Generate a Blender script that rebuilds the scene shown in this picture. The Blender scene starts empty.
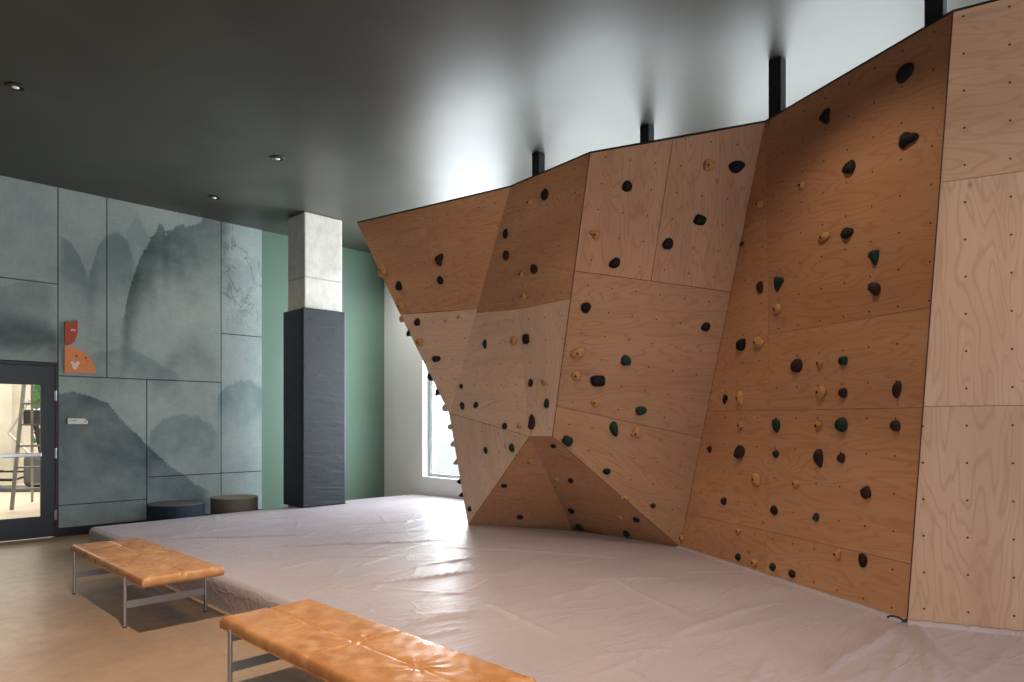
import bpy, bmesh, math, random
import numpy as np
from mathutils import Vector, Matrix

# ------------------------------------------------------------------ camera, world, lights, exposure
S = bpy.context.scene
C = S.collection
F_PX, HOR, CAM_Z = 683.0, 422.0, 1.40
TH = math.radians(45.62)
cam_d = bpy.data.cameras.new('camera')
cam = bpy.data.objects.new('camera', cam_d); C.objects.link(cam)
cam.location = (0, 0, CAM_Z)
cam.rotation_euler = (math.pi/2, 0, -TH)
cam_d.lens = F_PX/1024*36; cam_d.sensor_width = 36; cam_d.shift_y = (HOR-341)/1024
cam_d.clip_start = 0.05; cam_d.clip_end = 300
S.camera = cam
S.view_settings.view_transform = 'Standard'; S.view_settings.look = 'None'
S.view_settings.gamma = 1; S.view_settings.use_curve_mapping = False
S.view_settings.exposure = -0.15
S.cycles.use_denoising = True
S.cycles.sample_clamp_indirect = 6.0
S.cycles.max_bounces = 10

wd = bpy.data.worlds.new('sky'); S.world = wd; wd.use_nodes = True
bg = wd.node_tree.nodes['Background']; bg.inputs[0].default_value = (0.90, 0.95, 1.0, 1); bg.inputs[1].default_value = 2.0

def aim(o, d): o.rotation_euler = Vector(d).to_track_quat('-Z', 'Y').to_euler()
def area(name, loc, d, sx, sy, power, col, spread=180):
    l = bpy.data.lights.new(name, 'AREA'); l.shape = 'RECTANGLE'; l.size = sx; l.size_y = sy
    l.energy = power; l.color = col; l.spread = math.radians(spread)
    o = bpy.data.objects.new(name, l); C.objects.link(o); o.location = loc; aim(o, d); return o
def spot(name, loc, d, power, col, ang=100, blend=.7, size=.04):
    l = bpy.data.lights.new(name, 'SPOT'); l.energy = power; l.color = col
    l.spot_size = math.radians(ang); l.spot_blend = blend; l.shadow_soft_size = size
    o = bpy.data.objects.new(name, l); C.objects.link(o); o.location = loc; aim(o, d); return o

DAY = (0.92, 0.96, 1.0)
XR, YF, ZC, MATZ = 6.87, 9.80, 4.26, 0.24
RW = [(6.85, 8.74), (4.15, 6.30), (1.50, 3.60), (-1.30, 0.95)]          # windows of the right wall (y0, y1)
for i, (a, b) in enumerate(RW):      # daylight entering by the windows of the right wall
    area('daylight', (XR+0.26, (a+b)/2, 2.26), (-1, 0, 0.06), b-a, 3.4, (300, 190, 200, 170)[i], DAY)
for x, w_ in ((1.0, 310),):   # fill lamp added for daylight from an unseen window behind the camera
    area('daylight', (x, -5.75, 1.9), (0.05, 1, 0.02), 4.2, 2.8, w_, (0.90, 0.96, 1.0))
WARM = (1.0, 0.80, 0.60)
for (x, y, p, v) in [(1.20, 7.09, 22, 1), (3.51, 6.99, 40, 1), (3.56, 8.78, 14, 1), (1.20, 3.1, 450, 0),
                  (3.15, 3.2, 40, 0), (3.85, 1.9, 60, 0), (3.3, -0.3, 50, 0), (0.6, 1.0, 60, 0), (-1.2, 5.1, 30, 0), (-1.2, 3.1, 30, 0)]:
    spot('downlight_beam', (x, y, ZC-0.05), (0, 0, -1), p*1.6, WARM, 115, .8, .03)

for loc, tgt, p in (((1.8, 3.9, ZC-.06), (4.8, 4.9, 1.9), 45),):   # unseen tilted spot added to brighten the climbing wall
    spot('wall_fill_spot', loc, Vector(tgt)-Vector(loc), p, WARM, 80, .8, .04)

spot('white_wall_fill', (6.0, 8.0, ZC-.06), (.87, 1.25, -2.3), 170, (1, .97, .93), 95, .9, .1)  # hidden spot added to brighten the white wall by the window

# ------------------------------------------------------------------ geometry of the place (metres)
Av = np.array([math.cos(TH), math.sin(TH)]); Bv = np.array([-math.sin(TH), math.cos(TH)])
O3 = np.array([0, 0, CAM_Z])
def ray(x, y):
    r = np.array([(x-512)/F_PX, 1.0]); return np.array([r@Av, r@Bv, (HOR-y)/F_PX])
def atz(x, y, z):
    r = ray(x, y); return O3 + r*((z-CAM_Z)/r[2])
def aty(x, y, Y):
    r = ray(x, y); return O3 + r*(Y/r[1])
def onpl(pl, x, y):
    n, p = pl; r = ray(x, y); return O3 + r*((n@(p-O3))/(n@r))
def plane(a, b, c):
    n = np.cross(b-a, c-a); n = n/np.linalg.norm(n)
    if n@(O3-a) < 0: n = -n
    return (n, a)

# ------------------------------------------------------------------ helpers
def link(name, me, mat, parent=None):
    o = bpy.data.objects.new(name, me); C.objects.link(o)
    for m in (mat if isinstance(mat, (list, tuple)) else [mat]): me.materials.append(m)
    if parent is not None: o.parent = parent
    return o
def obj(name, bm, mat, parent=None, smooth=False):
    bmesh.ops.recalc_face_normals(bm, faces=bm.faces)
    me = bpy.data.meshes.new(name); bm.to_mesh(me); bm.free()
    if smooth:
        for p in me.polygons: p.use_smooth = True
    return link(name, me, mat, parent)
def thing(name, label, cat, loc=(0, 0, 0), group=None):
    o = bpy.data.objects.new(name, None); C.objects.link(o); o.location = loc; o.empty_display_size = .1
    return tag(o, label, cat, group)
def tag(o, label, cat, group=None):
    o['label'] = label; o['category'] = cat
    if group: o['group'] = group
    return o
def struct(o, label=None, cat=None):
    o['kind'] = 'structure'
    if label: o['label'] = label
    if cat: o['category'] = cat
    return o
def box(bm, x0, x1, y0, y1, z0, z1, bev=0, seg=2, mi=0):
    r = bmesh.ops.create_cube(bm, size=1)
    for v in r['verts']:
        v.co = Vector(((x0+x1)/2+v.co.x*(x1-x0), (y0+y1)/2+v.co.y*(y1-y0), (z0+z1)/2+v.co.z*(z1-z0)))
    fs = set(f for v in r['verts'] for f in v.link_faces)
    for f in fs: f.material_index = mi
    if bev:
        es = list(set(e for v in r['verts'] for e in v.link_edges))
        bmesh.ops.bevel(bm, geom=es, offset=bev, segments=seg, profile=.5, affect='EDGES')
def bar(bm, a, b, r, n=12, r2=None):
    a, b = Vector(a), Vector(b); d = b-a
    q = d.to_track_quat('Z', 'Y').to_matrix().to_4x4()
    bmesh.ops.create_cone(bm, cap_ends=True, segments=n, radius1=r, radius2=r if r2 is None else r2, depth=d.length,
                          matrix=Matrix.Translation((a+b)/2) @ q)
def flat(bm, a, b, w, h):            # rectangular bar between two points, w horizontal, h vertical
    a, b = Vector(a), Vector(b); d = b-a
    q = d.to_track_quat('Y', 'Z').to_matrix().to_4x4()
    bmesh.ops.create_cube(bm, size=1, matrix=Matrix.Translation((a+b)/2) @ q @ Matrix.Diagonal((w, d.length, h, 1)))
def lathe(bm, prof, c=(0, 0, 0), n=40):
    rings = []
    for r, z in prof:
        rings.append([bm.verts.new((c[0]+r*math.cos(2*math.pi*k/n), c[1]+r*math.sin(2*math.pi*k/n), c[2]+z)) for k in range(n)])
    for a, b in zip(rings, rings[1:]):
        for k in range(n): bm.faces.new((a[k], a[(k+1) % n], b[(k+1) % n], b[k]))
    bm.faces.new(rings[0][::-1]); bm.faces.new(rings[-1])
def prism(bm, pts, n, d):            # extrude polygon pts by vector n*d
    n = Vector(n)
    a = [bm.verts.new(p) for p in pts]; b = [bm.verts.new(Vector(p)+n*d) for p in pts]
    bm.faces.new(a); bm.faces.new(b[::-1]); k = len(pts)
    for i in range(k): bm.faces.new((a[i], a[(i+1) % k], b[(i+1) % k], b[i]))

# ------------------------------------------------------------------ materials
class NT:
    def __init__(s, name):
        s.m = bpy.data.materials.new(name); s.m.use_nodes = True; s.t = s.m.node_tree; s.N = s.t.nodes; s.L = s.t.links
        s.b = s.N['Principled BSDF']
    def n(s, typ, **kw):
        o = s.N.new(typ)
        for k, v in kw.items():
            if k.startswith('i_'): o.inputs[k[2:].replace('_', ' ')].default_value = v
            else: setattr(o, k, v)
        return o
    def set(s, sock, v):
        if isinstance(v, bpy.types.NodeSocket): s.L.new(v, sock)
        else: sock.default_value = v
    def math(s, op, a, b=0.0, c=None, clamp=False):
        o = s.N.new('ShaderNodeMath'); o.operation = op; o.use_clamp = clamp
        s.set(o.inputs[0], a); s.set(o.inputs[1], b)
        if c is not None: s.set(o.inputs[2], c)
        return o.outputs[0]
    def mix(s, f, a, b, bt='MIX'):
        o = s.N.new('ShaderNodeMix'); o.data_type = 'RGBA'; o.blend_type = bt
        s.set(o.inputs[0], f); s.set(o.inputs[6], a); s.set(o.inputs[7], b); return o.outputs[2]
    def noise(s, vec, scale, detail=4, rough=.5, dist=0):
        o = s.N.new('ShaderNodeTexNoise'); o.inputs['Scale'].default_value = scale; o.inputs['Detail'].default_value = detail
        o.inputs['Roughness'].default_value = rough; o.inputs['Distortion'].default_value = dist
        if vec is not None: s.L.new(vec, o.inputs['Vector'])
        return o.outputs['Fac']
    def mapping(s, vec, scale=(1, 1, 1), rot=(0, 0, 0), loc=(0, 0, 0)):
        o = s.N.new('ShaderNodeMapping'); o.inputs['Scale'].default_value = scale; o.inputs['Rotation'].default_value = rot
        s.set(o.inputs['Location'], loc); s.L.new(vec, o.inputs['Vector']); return o.outputs[0]
    def maprange(s, v, a, b, c=0., d=1., smooth=False):
        o = s.N.new('ShaderNodeMapRange'); o.interpolation_type = 'SMOOTHSTEP' if smooth else 'LINEAR'
        for i, x in zip((1, 2, 3, 4), (a, b, c, d)): s.set(o.inputs[i], x)
        s.set(o.inputs[0], v); return o.outputs[0]
    def pos(s): return s.n('ShaderNodeNewGeometry').outputs['Position']
    def bump(s, h, strength=.3, dist=.01):
        o = s.N.new('ShaderNodeBump'); o.inputs['Strength'].default_value = strength; o.inputs['Distance'].default_value = dist
        s.L.new(h, o.inputs['Height']); s.L.new(o.outputs[0], s.b.inputs['Normal'])
    def fin(s, col=None, rough=None, metal=None, spec=None):
        if col is not None: s.set(s.b.inputs['Base Color'], col)
        if rough is not None: s.set(s.b.inputs['Roughness'], rough)
        if metal is not None: s.set(s.b.inputs['Metallic'], metal)
        if spec is not None: s.set(s.b.inputs['Specular IOR Level'], spec)
        return s.m
def rgb(r, g, b): return (r, g, b, 1)
def plain(name, col, rough=.6, metal=0, var=.12, scale=6, bump=0, spec=.5):
    t = NT(name); f = t.noise(t.pos(), scale, 5, .6)
    k = t.maprange(f, .3, .7, 1-var, 1+var)
    c = t.n('ShaderNodeVectorMath', operation='SCALE'); c.inputs[0].default_value = col; t.L.new(k, c.inputs['Scale'])
    if bump: t.bump(t.noise(t.pos(), scale*12, 4), bump, .004)
    return t.fin(c.outputs[0], rough, metal, spec)

def mat_ceiling():
    t = NT('dark_ceiling_paint'); p = t.pos()
    f = t.noise(t.mapping(p, (1, 1, 1)), 1.1, 4, .55, .6)
    c = t.mix(t.maprange(f, .3, .7), rgb(.050, .050, .042), rgb(.068, .068, .057))
    t.bump(t.noise(p, 2.3, 3, .5), .10, .02)
    return t.fin(c, .42, 0, .38)
def mat_floor():
    t = NT('sealed_concrete'); p = t.pos()
    f = t.noise(p, 1.3, 6, .6, .4); g = t.noise(p, 9, 6, .65)
    c = t.mix(t.maprange(f, .3, .7), rgb(.30, .20, .135), rgb(.40, .28, .195))
    c = t.mix(t.maprange(g, .35, .75, 0, .35), c, rgb(.23, .16, .11))
    sep = t.n('ShaderNodeSeparateXYZ'); t.L.new(p, sep.inputs[0])
    j = None
    for ax, off in ((0, .35), (1, 1.05)):
        a = t.math('ABSOLUTE', t.math('SUBTRACT', t.math('FRACT', t.math('ADD', t.math('DIVIDE', sep.outputs[ax], 1.5), off)), .5))
        a = t.maprange(a, .0, .004, 1, 0); j = a if j is None else t.math('MAXIMUM', j, a)
    c = t.mix(t.math('MULTIPLY', j, .4), c, rgb(.12, .085, .06))
    t.bump(f, .04, .02)
    return t.fin(c, t.maprange(g, .3, .7, .30, .42), 0, .5)
def mat_green():
    t = NT('sage_green_paint'); p = t.pos()
    c = t.mix(t.noise(p, 3, 3), rgb(.10, .175, .130), rgb(.115, .19, .145))
    t.bump(t.noise(p, 120, 2), .05, .002)
    return t.fin(c, .6)
def mat_concrete():
    t = NT('board_formed_concrete'); p = t.pos()
    f = t.noise(p, 5, 7, .65, .5); g = t.noise(t.mapping(p, (9, 9, 1.2)), 3, 4, .6)
    c = t.mix(t.maprange(f, .3, .72), rgb(.52, .50, .46), rgb(.74, .72, .66))
    sz = t.n('ShaderNodeSeparateXYZ'); t.L.new(p, sz.inputs[0])
    jl = t.maprange(t.math('ABSOLUTE', t.math('SUBTRACT', t.math('ADD', sz.outputs[2], t.math('MULTIPLY', f, .03)), 3.39)), .006, .014, .55, 0)
    c = t.mix(jl, c, rgb(.25, .22, .18))
    c = t.mix(t.maprange(g, .5, .8, 0, .25), c, rgb(.30, .28, .25))
    v = t.n('ShaderNodeTexVoronoi', feature='F1'); v.inputs['Scale'].default_value = 17; t.L.new(p, v.inputs['Vector'])
    pit = t.maprange(v.outputs['Distance'], .06, .12, 1, 0); c = t.mix(t.math('MULTIPLY', pit, .5), c, rgb(.2, .19, .17))
    t.bump(t.math('SUBTRACT', f, pit), .25, .01)
    return t.fin(c, .75)

NUTU = 'nut_grid'
def mat_ply(name, tone, grain_rot, contrast=1.0):
    """birch plywood; UVMap is metres on the panel, nut_grid counts T-nut holes"""
    t = NT(name)
    uv = t.n('ShaderNodeUVMap', uv_map='UVMap').outputs[0]
    rnd = t.n('ShaderNodeObjectInfo').outputs['Random']
    off = t.n('ShaderNodeCombineXYZ'); t.L.new(t.math('MULTIPLY', rnd, 37.), off.inputs[0]); t.L.new(t.math('MULTIPLY', rnd, 91.), off.inputs[1])
    m = t.mapping(uv, (1, 1, 1), (0, 0, grain_rot), off.outputs[0])
    st = t.mapping(m, (.55, 3.2, 1))
    warp = t.noise(st, 1.6, 2, .5, .3)
    rings = t.math('FRACT', t.math('MULTIPLY', warp, 15))
    rings = t.math('ABSOLUTE', t.math('SUBTRACT', rings, .5))
    line = t.maprange(rings, 0.0, .22, 1, 0, True)
    fine = t.noise(t.mapping(m, (4, 90, 1)), 3, 4, .6)
    blot = t.noise(st, 1.1, 4, .6)
    a = rgb(*[x*1.06 for x in tone]); b = rgb(tone[0]*.88, tone[1]*.82, tone[2]*.76)
    c = t.mix(t.maprange(blot, .3, .7), b, a)
    c = t.mix(t.math('MULTIPLY', line, .50*contrast), c, rgb(tone[0]*.70, tone[1]*.58, tone[2]*.48))
    c = t.mix(t.maprange(fine, .45, .75, 0, .30), c, rgb(tone[0]*.78, tone[1]*.68, tone[2]*.6))
    # knots
    v = t.n('ShaderNodeTexVoronoi', feature='F1'); v.inputs['Scale'].default_value = 2.1; v.inputs['Randomness'].default_value = 1
    t.L.new(t.mapping(m, (.7, 1.25, 1)), v.inputs['Vector'])
    kn = t.maprange(v.outputs['Distance'], .018, .055, .65, 0, True)
    c = t.mix(kn, c, rgb(.20, .09, .045))
    # per-sheet tone
    k = t.maprange(rnd, 0, 1, .90, 1.10)
    vm = t.n('ShaderNodeVectorMath', operation='SCALE'); t.L.new(c, vm.inputs[0]); t.L.new(k, vm.inputs['Scale']); c = vm.outputs[0]
    # T-nut holes
    g = t.n('ShaderNodeUVMap', uv_map=NUTU).outputs[0]
    fr = t.n('ShaderNodeVectorMath', operation='FRACTION'); 
    ad = t.n('ShaderNodeVectorMath', operation='ADD'); ad.inputs[1].default_value = (100.5, 100.5, 0); t.L.new(g, ad.inputs[0])
    t.L.new(ad.outputs[0], fr.inputs[0])
    sb = t.n('ShaderNodeVectorMath', operation='SUBTRACT'); sb.inputs[1].default_value = (.5, .5, 0); t.L.new(fr.outputs[0], sb.inputs[0])
    ln = t.n('ShaderNodeVectorMath', operation='LENGTH'); t.L.new(sb.outputs[0], ln.inputs[0])
    hole = t.maprange(ln.outputs['Value'], .024, .034, 1, 0)
    c = t.mix(hole, c, rgb(.012, .008, .006))
    t.bump(t.math('SUBTRACT', t.math('MULTIPLY', fine, .3), hole), .12, .004)
    return t.fin(c, .55, 0, .35)

def mat_leather():
    t = NT('tan_leather'); p = t.pos()
    f = t.noise(p, 4, 6, .6, .5); g = t.noise(t.mapping(p, (1.5, 1, 1)), 9, 3, .5, .4)
    c = t.mix(t.maprange(f, .32, .7), rgb(.37, .150, .045), rgb(.52, .255, .10))
    c = t.mix(t.maprange(g, .5, .78, 0, .6), c, rgb(.68, .42, .22))  # paler blotches paint highlights into the leather colour
    v = t.n('ShaderNodeTexVoronoi', feature='DISTANCE_TO_EDGE'); v.inputs['Scale'].default_value = 160; t.L.new(p, v.inputs['Vector'])
    h = t.math('ADD', t.math('MULTIPLY', t.noise(p, 9, 3, .5, .5), 1.0), t.math('MULTIPLY', v.outputs['Distance'], .02))
    t.bump(h, .28, .010)
    return t.fin(c, t.maprange(g, .3, .7, .24, .40), 0, .6)
def mat_vinyl():
    t = NT('mauve_grey_mat_vinyl'); p = t.pos()
    f = t.noise(p, 1.2, 4, .5, .3)
    c = t.mix(t.maprange(f, .3, .7), rgb(.365, .315, .35), rgb(.42, .37, .405))
    w = t.noise(t.mapping(p, (.45, 2.0, 1), (0, 0, .12)), 2.2, 5, .55, .5)
    w2 = t.noise(t.mapping(p, (2.0, .5, 1), (0, 0, .9)), 2.0, 3, .5, .6)
    r1 = t.math('ABSOLUTE', t.math('SUBTRACT', w, .5)); r1 = t.maprange(r1, 0, .05, 1, 0, True)
    r2 = t.math('ABSOLUTE', t.math('SUBTRACT', w2, .52)); r2 = t.maprange(r2, 0, .03, 1, 0, True)
    msk = t.maprange(t.noise(p, .8, 2), .45, .6)
    h = t.math('ADD', t.math('MULTIPLY', r1, .6), t.math('MULTIPLY', t.math('MULTIPLY', r2, .35), msk))
    h = t.math('ADD', h, t.math('MULTIPLY', w, 1.2))
    t.bump(h, .45, .012)
    t.b.inputs['Coat Weight'].default_value = .10; t.b.inputs['Coat Roughness'].default_value = .25
    return t.fin(c, .47, 0, .45)
def mat_pad(name, col):
    t = NT(name); p = t.pos()
    w = t.noise(t.mapping(p, (1.2, 1, 4.5), (0.0, 0.45, 0)), 2.2, 3, .45, .35)
    r = t.maprange(t.math('ABSOLUTE', t.math('SUBTRACT', w, .5)), 0, .05, 1, 0, True)
    t.bump(t.math('ADD', t.math('MULTIPLY', r, .12), w), .5, .02)
    return t.fin(rgb(*col), .48, 0, .3)
def mat_glass(name='window_glass'):
    t = NT(name); N, L = t.N, t.L
    tr = N.new('ShaderNodeBsdfTransparent'); tr.inputs[0].default_value = (.96, .98, .98, 1)
    gl = N.new('ShaderNodeBsdfGlossy'); gl.inputs['Roughness'].default_value = .02
    fr = N.new('ShaderNodeLayerWeight'); fr.inputs[0].default_value = .5
    ms = N.new('ShaderNodeMixShader'); L.new(fr.outputs['Fresnel'] if False else t.math('MULTIPLY', t.math('POWER', fr.outputs['Facing'], 3.0), .5), ms.inputs[0]); L.new(tr.outputs[0], ms.inputs[1]); L.new(gl.outputs[0], ms.inputs[2])
    L.new(ms.outputs[0], N['Material Output'].inputs[0]); return t.m

def curve_mask(t, X, Z, pts, edge, fade, amp, nz, nsock):
    """ink wash below a skyline given as (X, Z) points"""
    x0, x1 = pts[0][0], pts[-1][0]; z0 = min(p[1] for p in pts)-.05; z1 = max(p[1] for p in pts)+.05
    fc = t.n('ShaderNodeFloatCurve'); cu = fc.mapping.curves[0]
    q = [((x-x0)/(x1-x0), (z-z0)/(z1-z0)) for x, z in pts]
    cu.points[0].location = q[0]; cu.points[1].location = q[-1]
    for a in q[1:-1]: cu.points.new(*a)
    for pt_ in cu.points: pt_.handle_type = 'VECTOR'
    fc.mapping.update()
    xn = t.maprange(X, x0, x1); t.L.new(xn, fc.inputs['Value'])
    top = t.math('ADD', t.math('MULTIPLY', fc.outputs[0], z1-z0), z0)
    top = t.math('ADD', top, t.math('MULTIPLY', t.math('SUBTRACT', nsock, .5), amp*5))
    d = t.math('SUBTRACT', top, Z)
    m = t.maprange(d, 0, edge, 0, 1, True)
    fd = t.maprange(d, edge, fade, 1, 0, True)
    inx = t.math('MULTIPLY', t.maprange(X, x0, x0+.08), t.maprange(X, x1-.12, x1, 1, 0))
    return t.math('MULTIPLY', t.math('MULTIPLY', m, fd), inx)
def mat_mural():
    t = NT('ink_wash_mural'); p = t.pos()
    sep = t.n('ShaderNodeSeparateXYZ'); t.L.new(p, sep.inputs[0]); X, Z = sep.outputs[0], sep.outputs[2]
    n1 = t.noise(p, 9, 6, .65); n2 = t.noise(p, 1.6, 5, .6, .5); n3 = t.noise(p, 28, 5, .7)
    wv = t.noise(t.mapping(p, (60, 60, 5)), 2, 3, .6); wh = t.noise(t.mapping(p, (5, 5, 60)), 2, 3, .6)
    c = t.mix(t.maprange(n2, .3, .7), rgb(.26, .335, .325), rgb(.38, .45, .43))
    c = t.mix(t.maprange(Z, .2, 2.2, .5, 0, True), c, rgb(.20, .285, .325))
    def P(px): 
        return [tuple(aty(x, y, YF-.02)[[0, 2]]) for x, y in px]
    lay = [  # skyline in picture terms, edge, fade, ragged, noise, strength, ink colour
        ([(107, 236), (125, 232), (133, 215), (137, 210), (143, 222), (150, 240), (156, 262)], .10, 1.1, .06, n1, .30, (.13, .20, .20)),
        ([(57, 233), (63, 236), (72, 243), (80, 256), (88, 275), (94, 300)], .03, .9, .03, n1, .50, (.12, .185, .19)),
        ([(84, 285), (93, 262), (98, 243), (106, 234), (118, 230), (128, 240), (134, 258), (140, 285)], .05, 1.1, .04, n1, .50, (.11, .175, .18)),
        ([(120, 330), (132, 278), (140, 256), (148, 243), (155, 232), (160, 221), (166, 233), (172, 226), (184, 224), (196, 224), (204, 218), (214, 215), (232, 216)], .03, 1.25, .07, n1, .85, (.065, .10, .092)),
        ([(221, 262), (232, 258), (246, 262), (262, 250)], .1, .7, .15, n1, .3, (.12, .18, .18)),
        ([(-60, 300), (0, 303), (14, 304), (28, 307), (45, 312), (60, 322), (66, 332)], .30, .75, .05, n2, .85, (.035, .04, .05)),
        ([(-60, 290), (0, 286), (16, 281), (30, 278), (42, 281), (57, 286)], .03, .8, .02, n1, .40, (.12, .16, .17)),
        ([(58, 345), (90, 352), (107, 350), (125, 344), (145, 353), (165, 366), (185, 376)], .05, .6, .04, n1, .35, (.11, .165, .17)),
        ([(150, 372), (175, 345), (195, 335), (215, 350), (222, 362)], .2, .6, .04, n1, .25, (.12, .15, .14)),
        ([(145, 455), (150, 432), (160, 420), (172, 414), (186, 413), (200, 416), (214, 427), (222, 440)], .05, .9, .05, n1, .50, (.10, .165, .18)),
        ([(215, 400), (224, 385), (238, 379), (250, 378), (262, 388), (268, 395)], .06, .9, .05, n1, .5, (.10, .185, .20)),
        ([(30, 385), (58, 393), (75, 391), (92, 396), (108, 402), (116, 412), (126, 424), (136, 432), (147, 444), (160, 456), (172, 467), (184, 474), (196, 484), (210, 490)], .025, 2.2, .022, n3, .85, (.05, .082, .105)),
    ]
    n4 = t.noise(p, 4.5, 7, .7, .4)
    c = t.mix(t.maprange(n4, .38, .68, 0, .5), c, rgb(.42, .48, .455))
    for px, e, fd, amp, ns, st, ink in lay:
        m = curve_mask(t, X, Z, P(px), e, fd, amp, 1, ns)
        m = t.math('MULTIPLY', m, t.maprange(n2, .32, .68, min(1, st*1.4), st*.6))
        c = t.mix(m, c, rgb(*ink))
    # dry brush veins of a tree on the last panel
    br = t.noise(t.mapping(p, (1.6, 1.6, .7), (0, .7, 0)), 1.6, 4, .6, .8)
    br = t.maprange(t.math('ABSOLUTE', t.math('SUBTRACT', br, .5)), 0, .02, 1, 0)
    br = t.math('MULTIPLY', br, t.math('MULTIPLY', t.maprange(X, 4.03, 4.1), t.maprange(Z, 2.5, 3.2)))
    c = t.mix(t.math('MULTIPLY', br, .6), c, rgb(.10, .12, .10))
    k = t.math('ADD', t.maprange(wv, .3, .7, .44, .56), t.maprange(wh, .3, .7, .44, .56))
    vm = t.n('ShaderNodeVectorMath', operation='SCALE'); t.L.new(c, vm.inputs[0]); t.L.new(k, vm.inputs['Scale'])
    t.bump(wv, .08, .002)
    return t.fin(vm.outputs[0], .7, 0, .3)

M = dict(
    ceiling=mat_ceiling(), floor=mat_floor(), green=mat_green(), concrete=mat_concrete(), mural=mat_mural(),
    white=plain('off_white_paint', (.86, .84, .80), .6, 0, .02, 3), dark=plain('charcoal_wall_paint', (.035, .045, .055), .6),
    navy=plain('dark_slate_door_paint', (.022, .026, .038), .38, 0, .06), frame=plain('black_door_frame_paint', (.012, .014, .02), .4),
    steel=plain('brushed_steel', (.62, .62, .63), .28, 1, .05, 30), leg=plain('grey_bench_metal', (.36, .35, .36), .42, .75, .04, 20),
    black=plain('black_steel', (.012, .012, .013), .4, .2, .05), gap=plain('black_backing', (.05, .022, .014), .9),
    seam=plain('dark_red_brown_joint', (.07, .02, .01), .8), leather=mat_leather(), vinyl=mat_vinyl(), pad=mat_pad('slate_pad_vinyl', (.020, .026, .034)), pad2=mat_pad('navy_pad_flap', (.022, .027, .05)),
    glass=mat_glass(), alu=plain('window_aluminium', (.42, .45, .47), .4, .6, .03), lens=plain('lamp_lens', (.75, .70, .62), .25, .3),
    can=plain('black_lamp_can', (.02, .02, .02), .5),
    orange=plain('orange_art_paint', (.80, .27, .09), .6, 0, .03, 20), red=plain('brick_red_art_paint', (.47, .075, .03), .55, 0, .03, 20),
    brown=plain('brown_art_ink', (.22, .07, .03), .7), cream=plain('cream_art_paint', (.80, .66, .58), .6), plaque=plain('white_plaque', (.80, .79, .76), .4, 0, .01),
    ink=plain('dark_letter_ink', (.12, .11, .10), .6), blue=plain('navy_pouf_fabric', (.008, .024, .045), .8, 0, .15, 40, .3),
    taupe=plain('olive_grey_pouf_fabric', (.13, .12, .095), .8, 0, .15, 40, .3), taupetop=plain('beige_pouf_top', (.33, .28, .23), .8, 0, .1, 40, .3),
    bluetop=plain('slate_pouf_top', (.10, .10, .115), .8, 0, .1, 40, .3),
    gymfloor=plain('pale_gym_floor', (.62, .53, .42), .5, 0, .08, 2), gymwall=plain('pale_gym_concrete', (.62, .58, .50), .8, 0, .15, 1.5),
    gymgrey=plain('machine_grey_plastic', (.10, .11, .12), .45), gymblack=plain('machine_black_rubber', (.02, .02, .022), .7), gymwhite=plain('machine_silver_frame', (.55, .55, .55), .4, .3),
    ladder=plain('aluminium_ladder', (.42, .42, .42), .4, .4), leaf=plain('outdoor_foliage', (.10, .22, .05), .8, 0, .5, 12),
    paving=plain('pale_paving', (.62, .60, .57), .9, 0, .05, 1), table=plain('white_outdoor_metal', (.7, .7, .72), .5),
    strap=plain('black_strap', (.02, .02, .02), .7),
)
for mm_ in ('lens',):
    b_ = M[mm_].node_tree.nodes['Principled BSDF']; b_.inputs['Emission Color'].default_value = (1, .82, .62, 1); b_.inputs['Emission Strength'].default_value = 0.25

# ------------------------------------------------------------------ room shell
XL, YN = -6.0, -6.0
bm = bmesh.new(); box(bm, XL, XR, YN, YF+.16, -.1, 0); struct(obj('floor', bm, M['floor']))
bm = bmesh.new(); box(bm, XL-.2, XR+.25, YN-.2, YF+.16, ZC, ZC+.15); struct(obj('ceiling', bm, M['ceiling']))
DX0, DX1, DZ = 1.07, 2.06, 2.08
bm = bmesh.new()      # far wall with the door opening
for a in ((XL, DX0, 0, ZC), (DX1, 4.67, 0, ZC), (DX0, DX1, DZ, ZC)): box(bm, a[0], a[1], YF, YF+.15, a[2], a[3])
wf = struct(obj('wall_far', bm, M['dark']))
bm = bmesh.new(); box(bm, 4.67, XR+.2, YF-.0, YF+.15, 0, ZC)
struct(obj('wall_far_green', bm, M['green'])); bpy.data.objects['wall_far_green'].name = 'wall_green'
bm = bmesh.new(); WZ0, WZ1 = .52, 4.0
ys = [YN]+[v for ab in sorted(RW) for v in ab]+[YF]
for i in range(0, len(ys), 2): box(bm, XR, XR+.2, ys[i], ys[i+1], 0, ZC)
for a, b in RW: box(bm, XR, XR+.2, a, b, 0, WZ0); box(bm, XR, XR+.2, a, b, WZ1, ZC)
struct(obj('wall_right', bm, M['white']))
bm = bmesh.new(); box(bm, XL-.15, XL, YN, YF, 0, ZC); struct(obj('wall_left', bm, M['dark']))
bm = bmesh.new(); NW = [(-1.2, 3.2)]
xs = [XL]+[v for ab in NW for v in ab]+[XR]
for i in range(0, len(xs), 2): box(bm, xs[i], xs[i+1], YN-.15, YN, 0, ZC)
for a, b in NW: box(bm, a, b, YN-.15, YN, 0, .45); box(bm, a, b, YN-.15, YN, 3.4, ZC)
struct(obj('wall_near', bm, M['dark']))
k = 0
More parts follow.
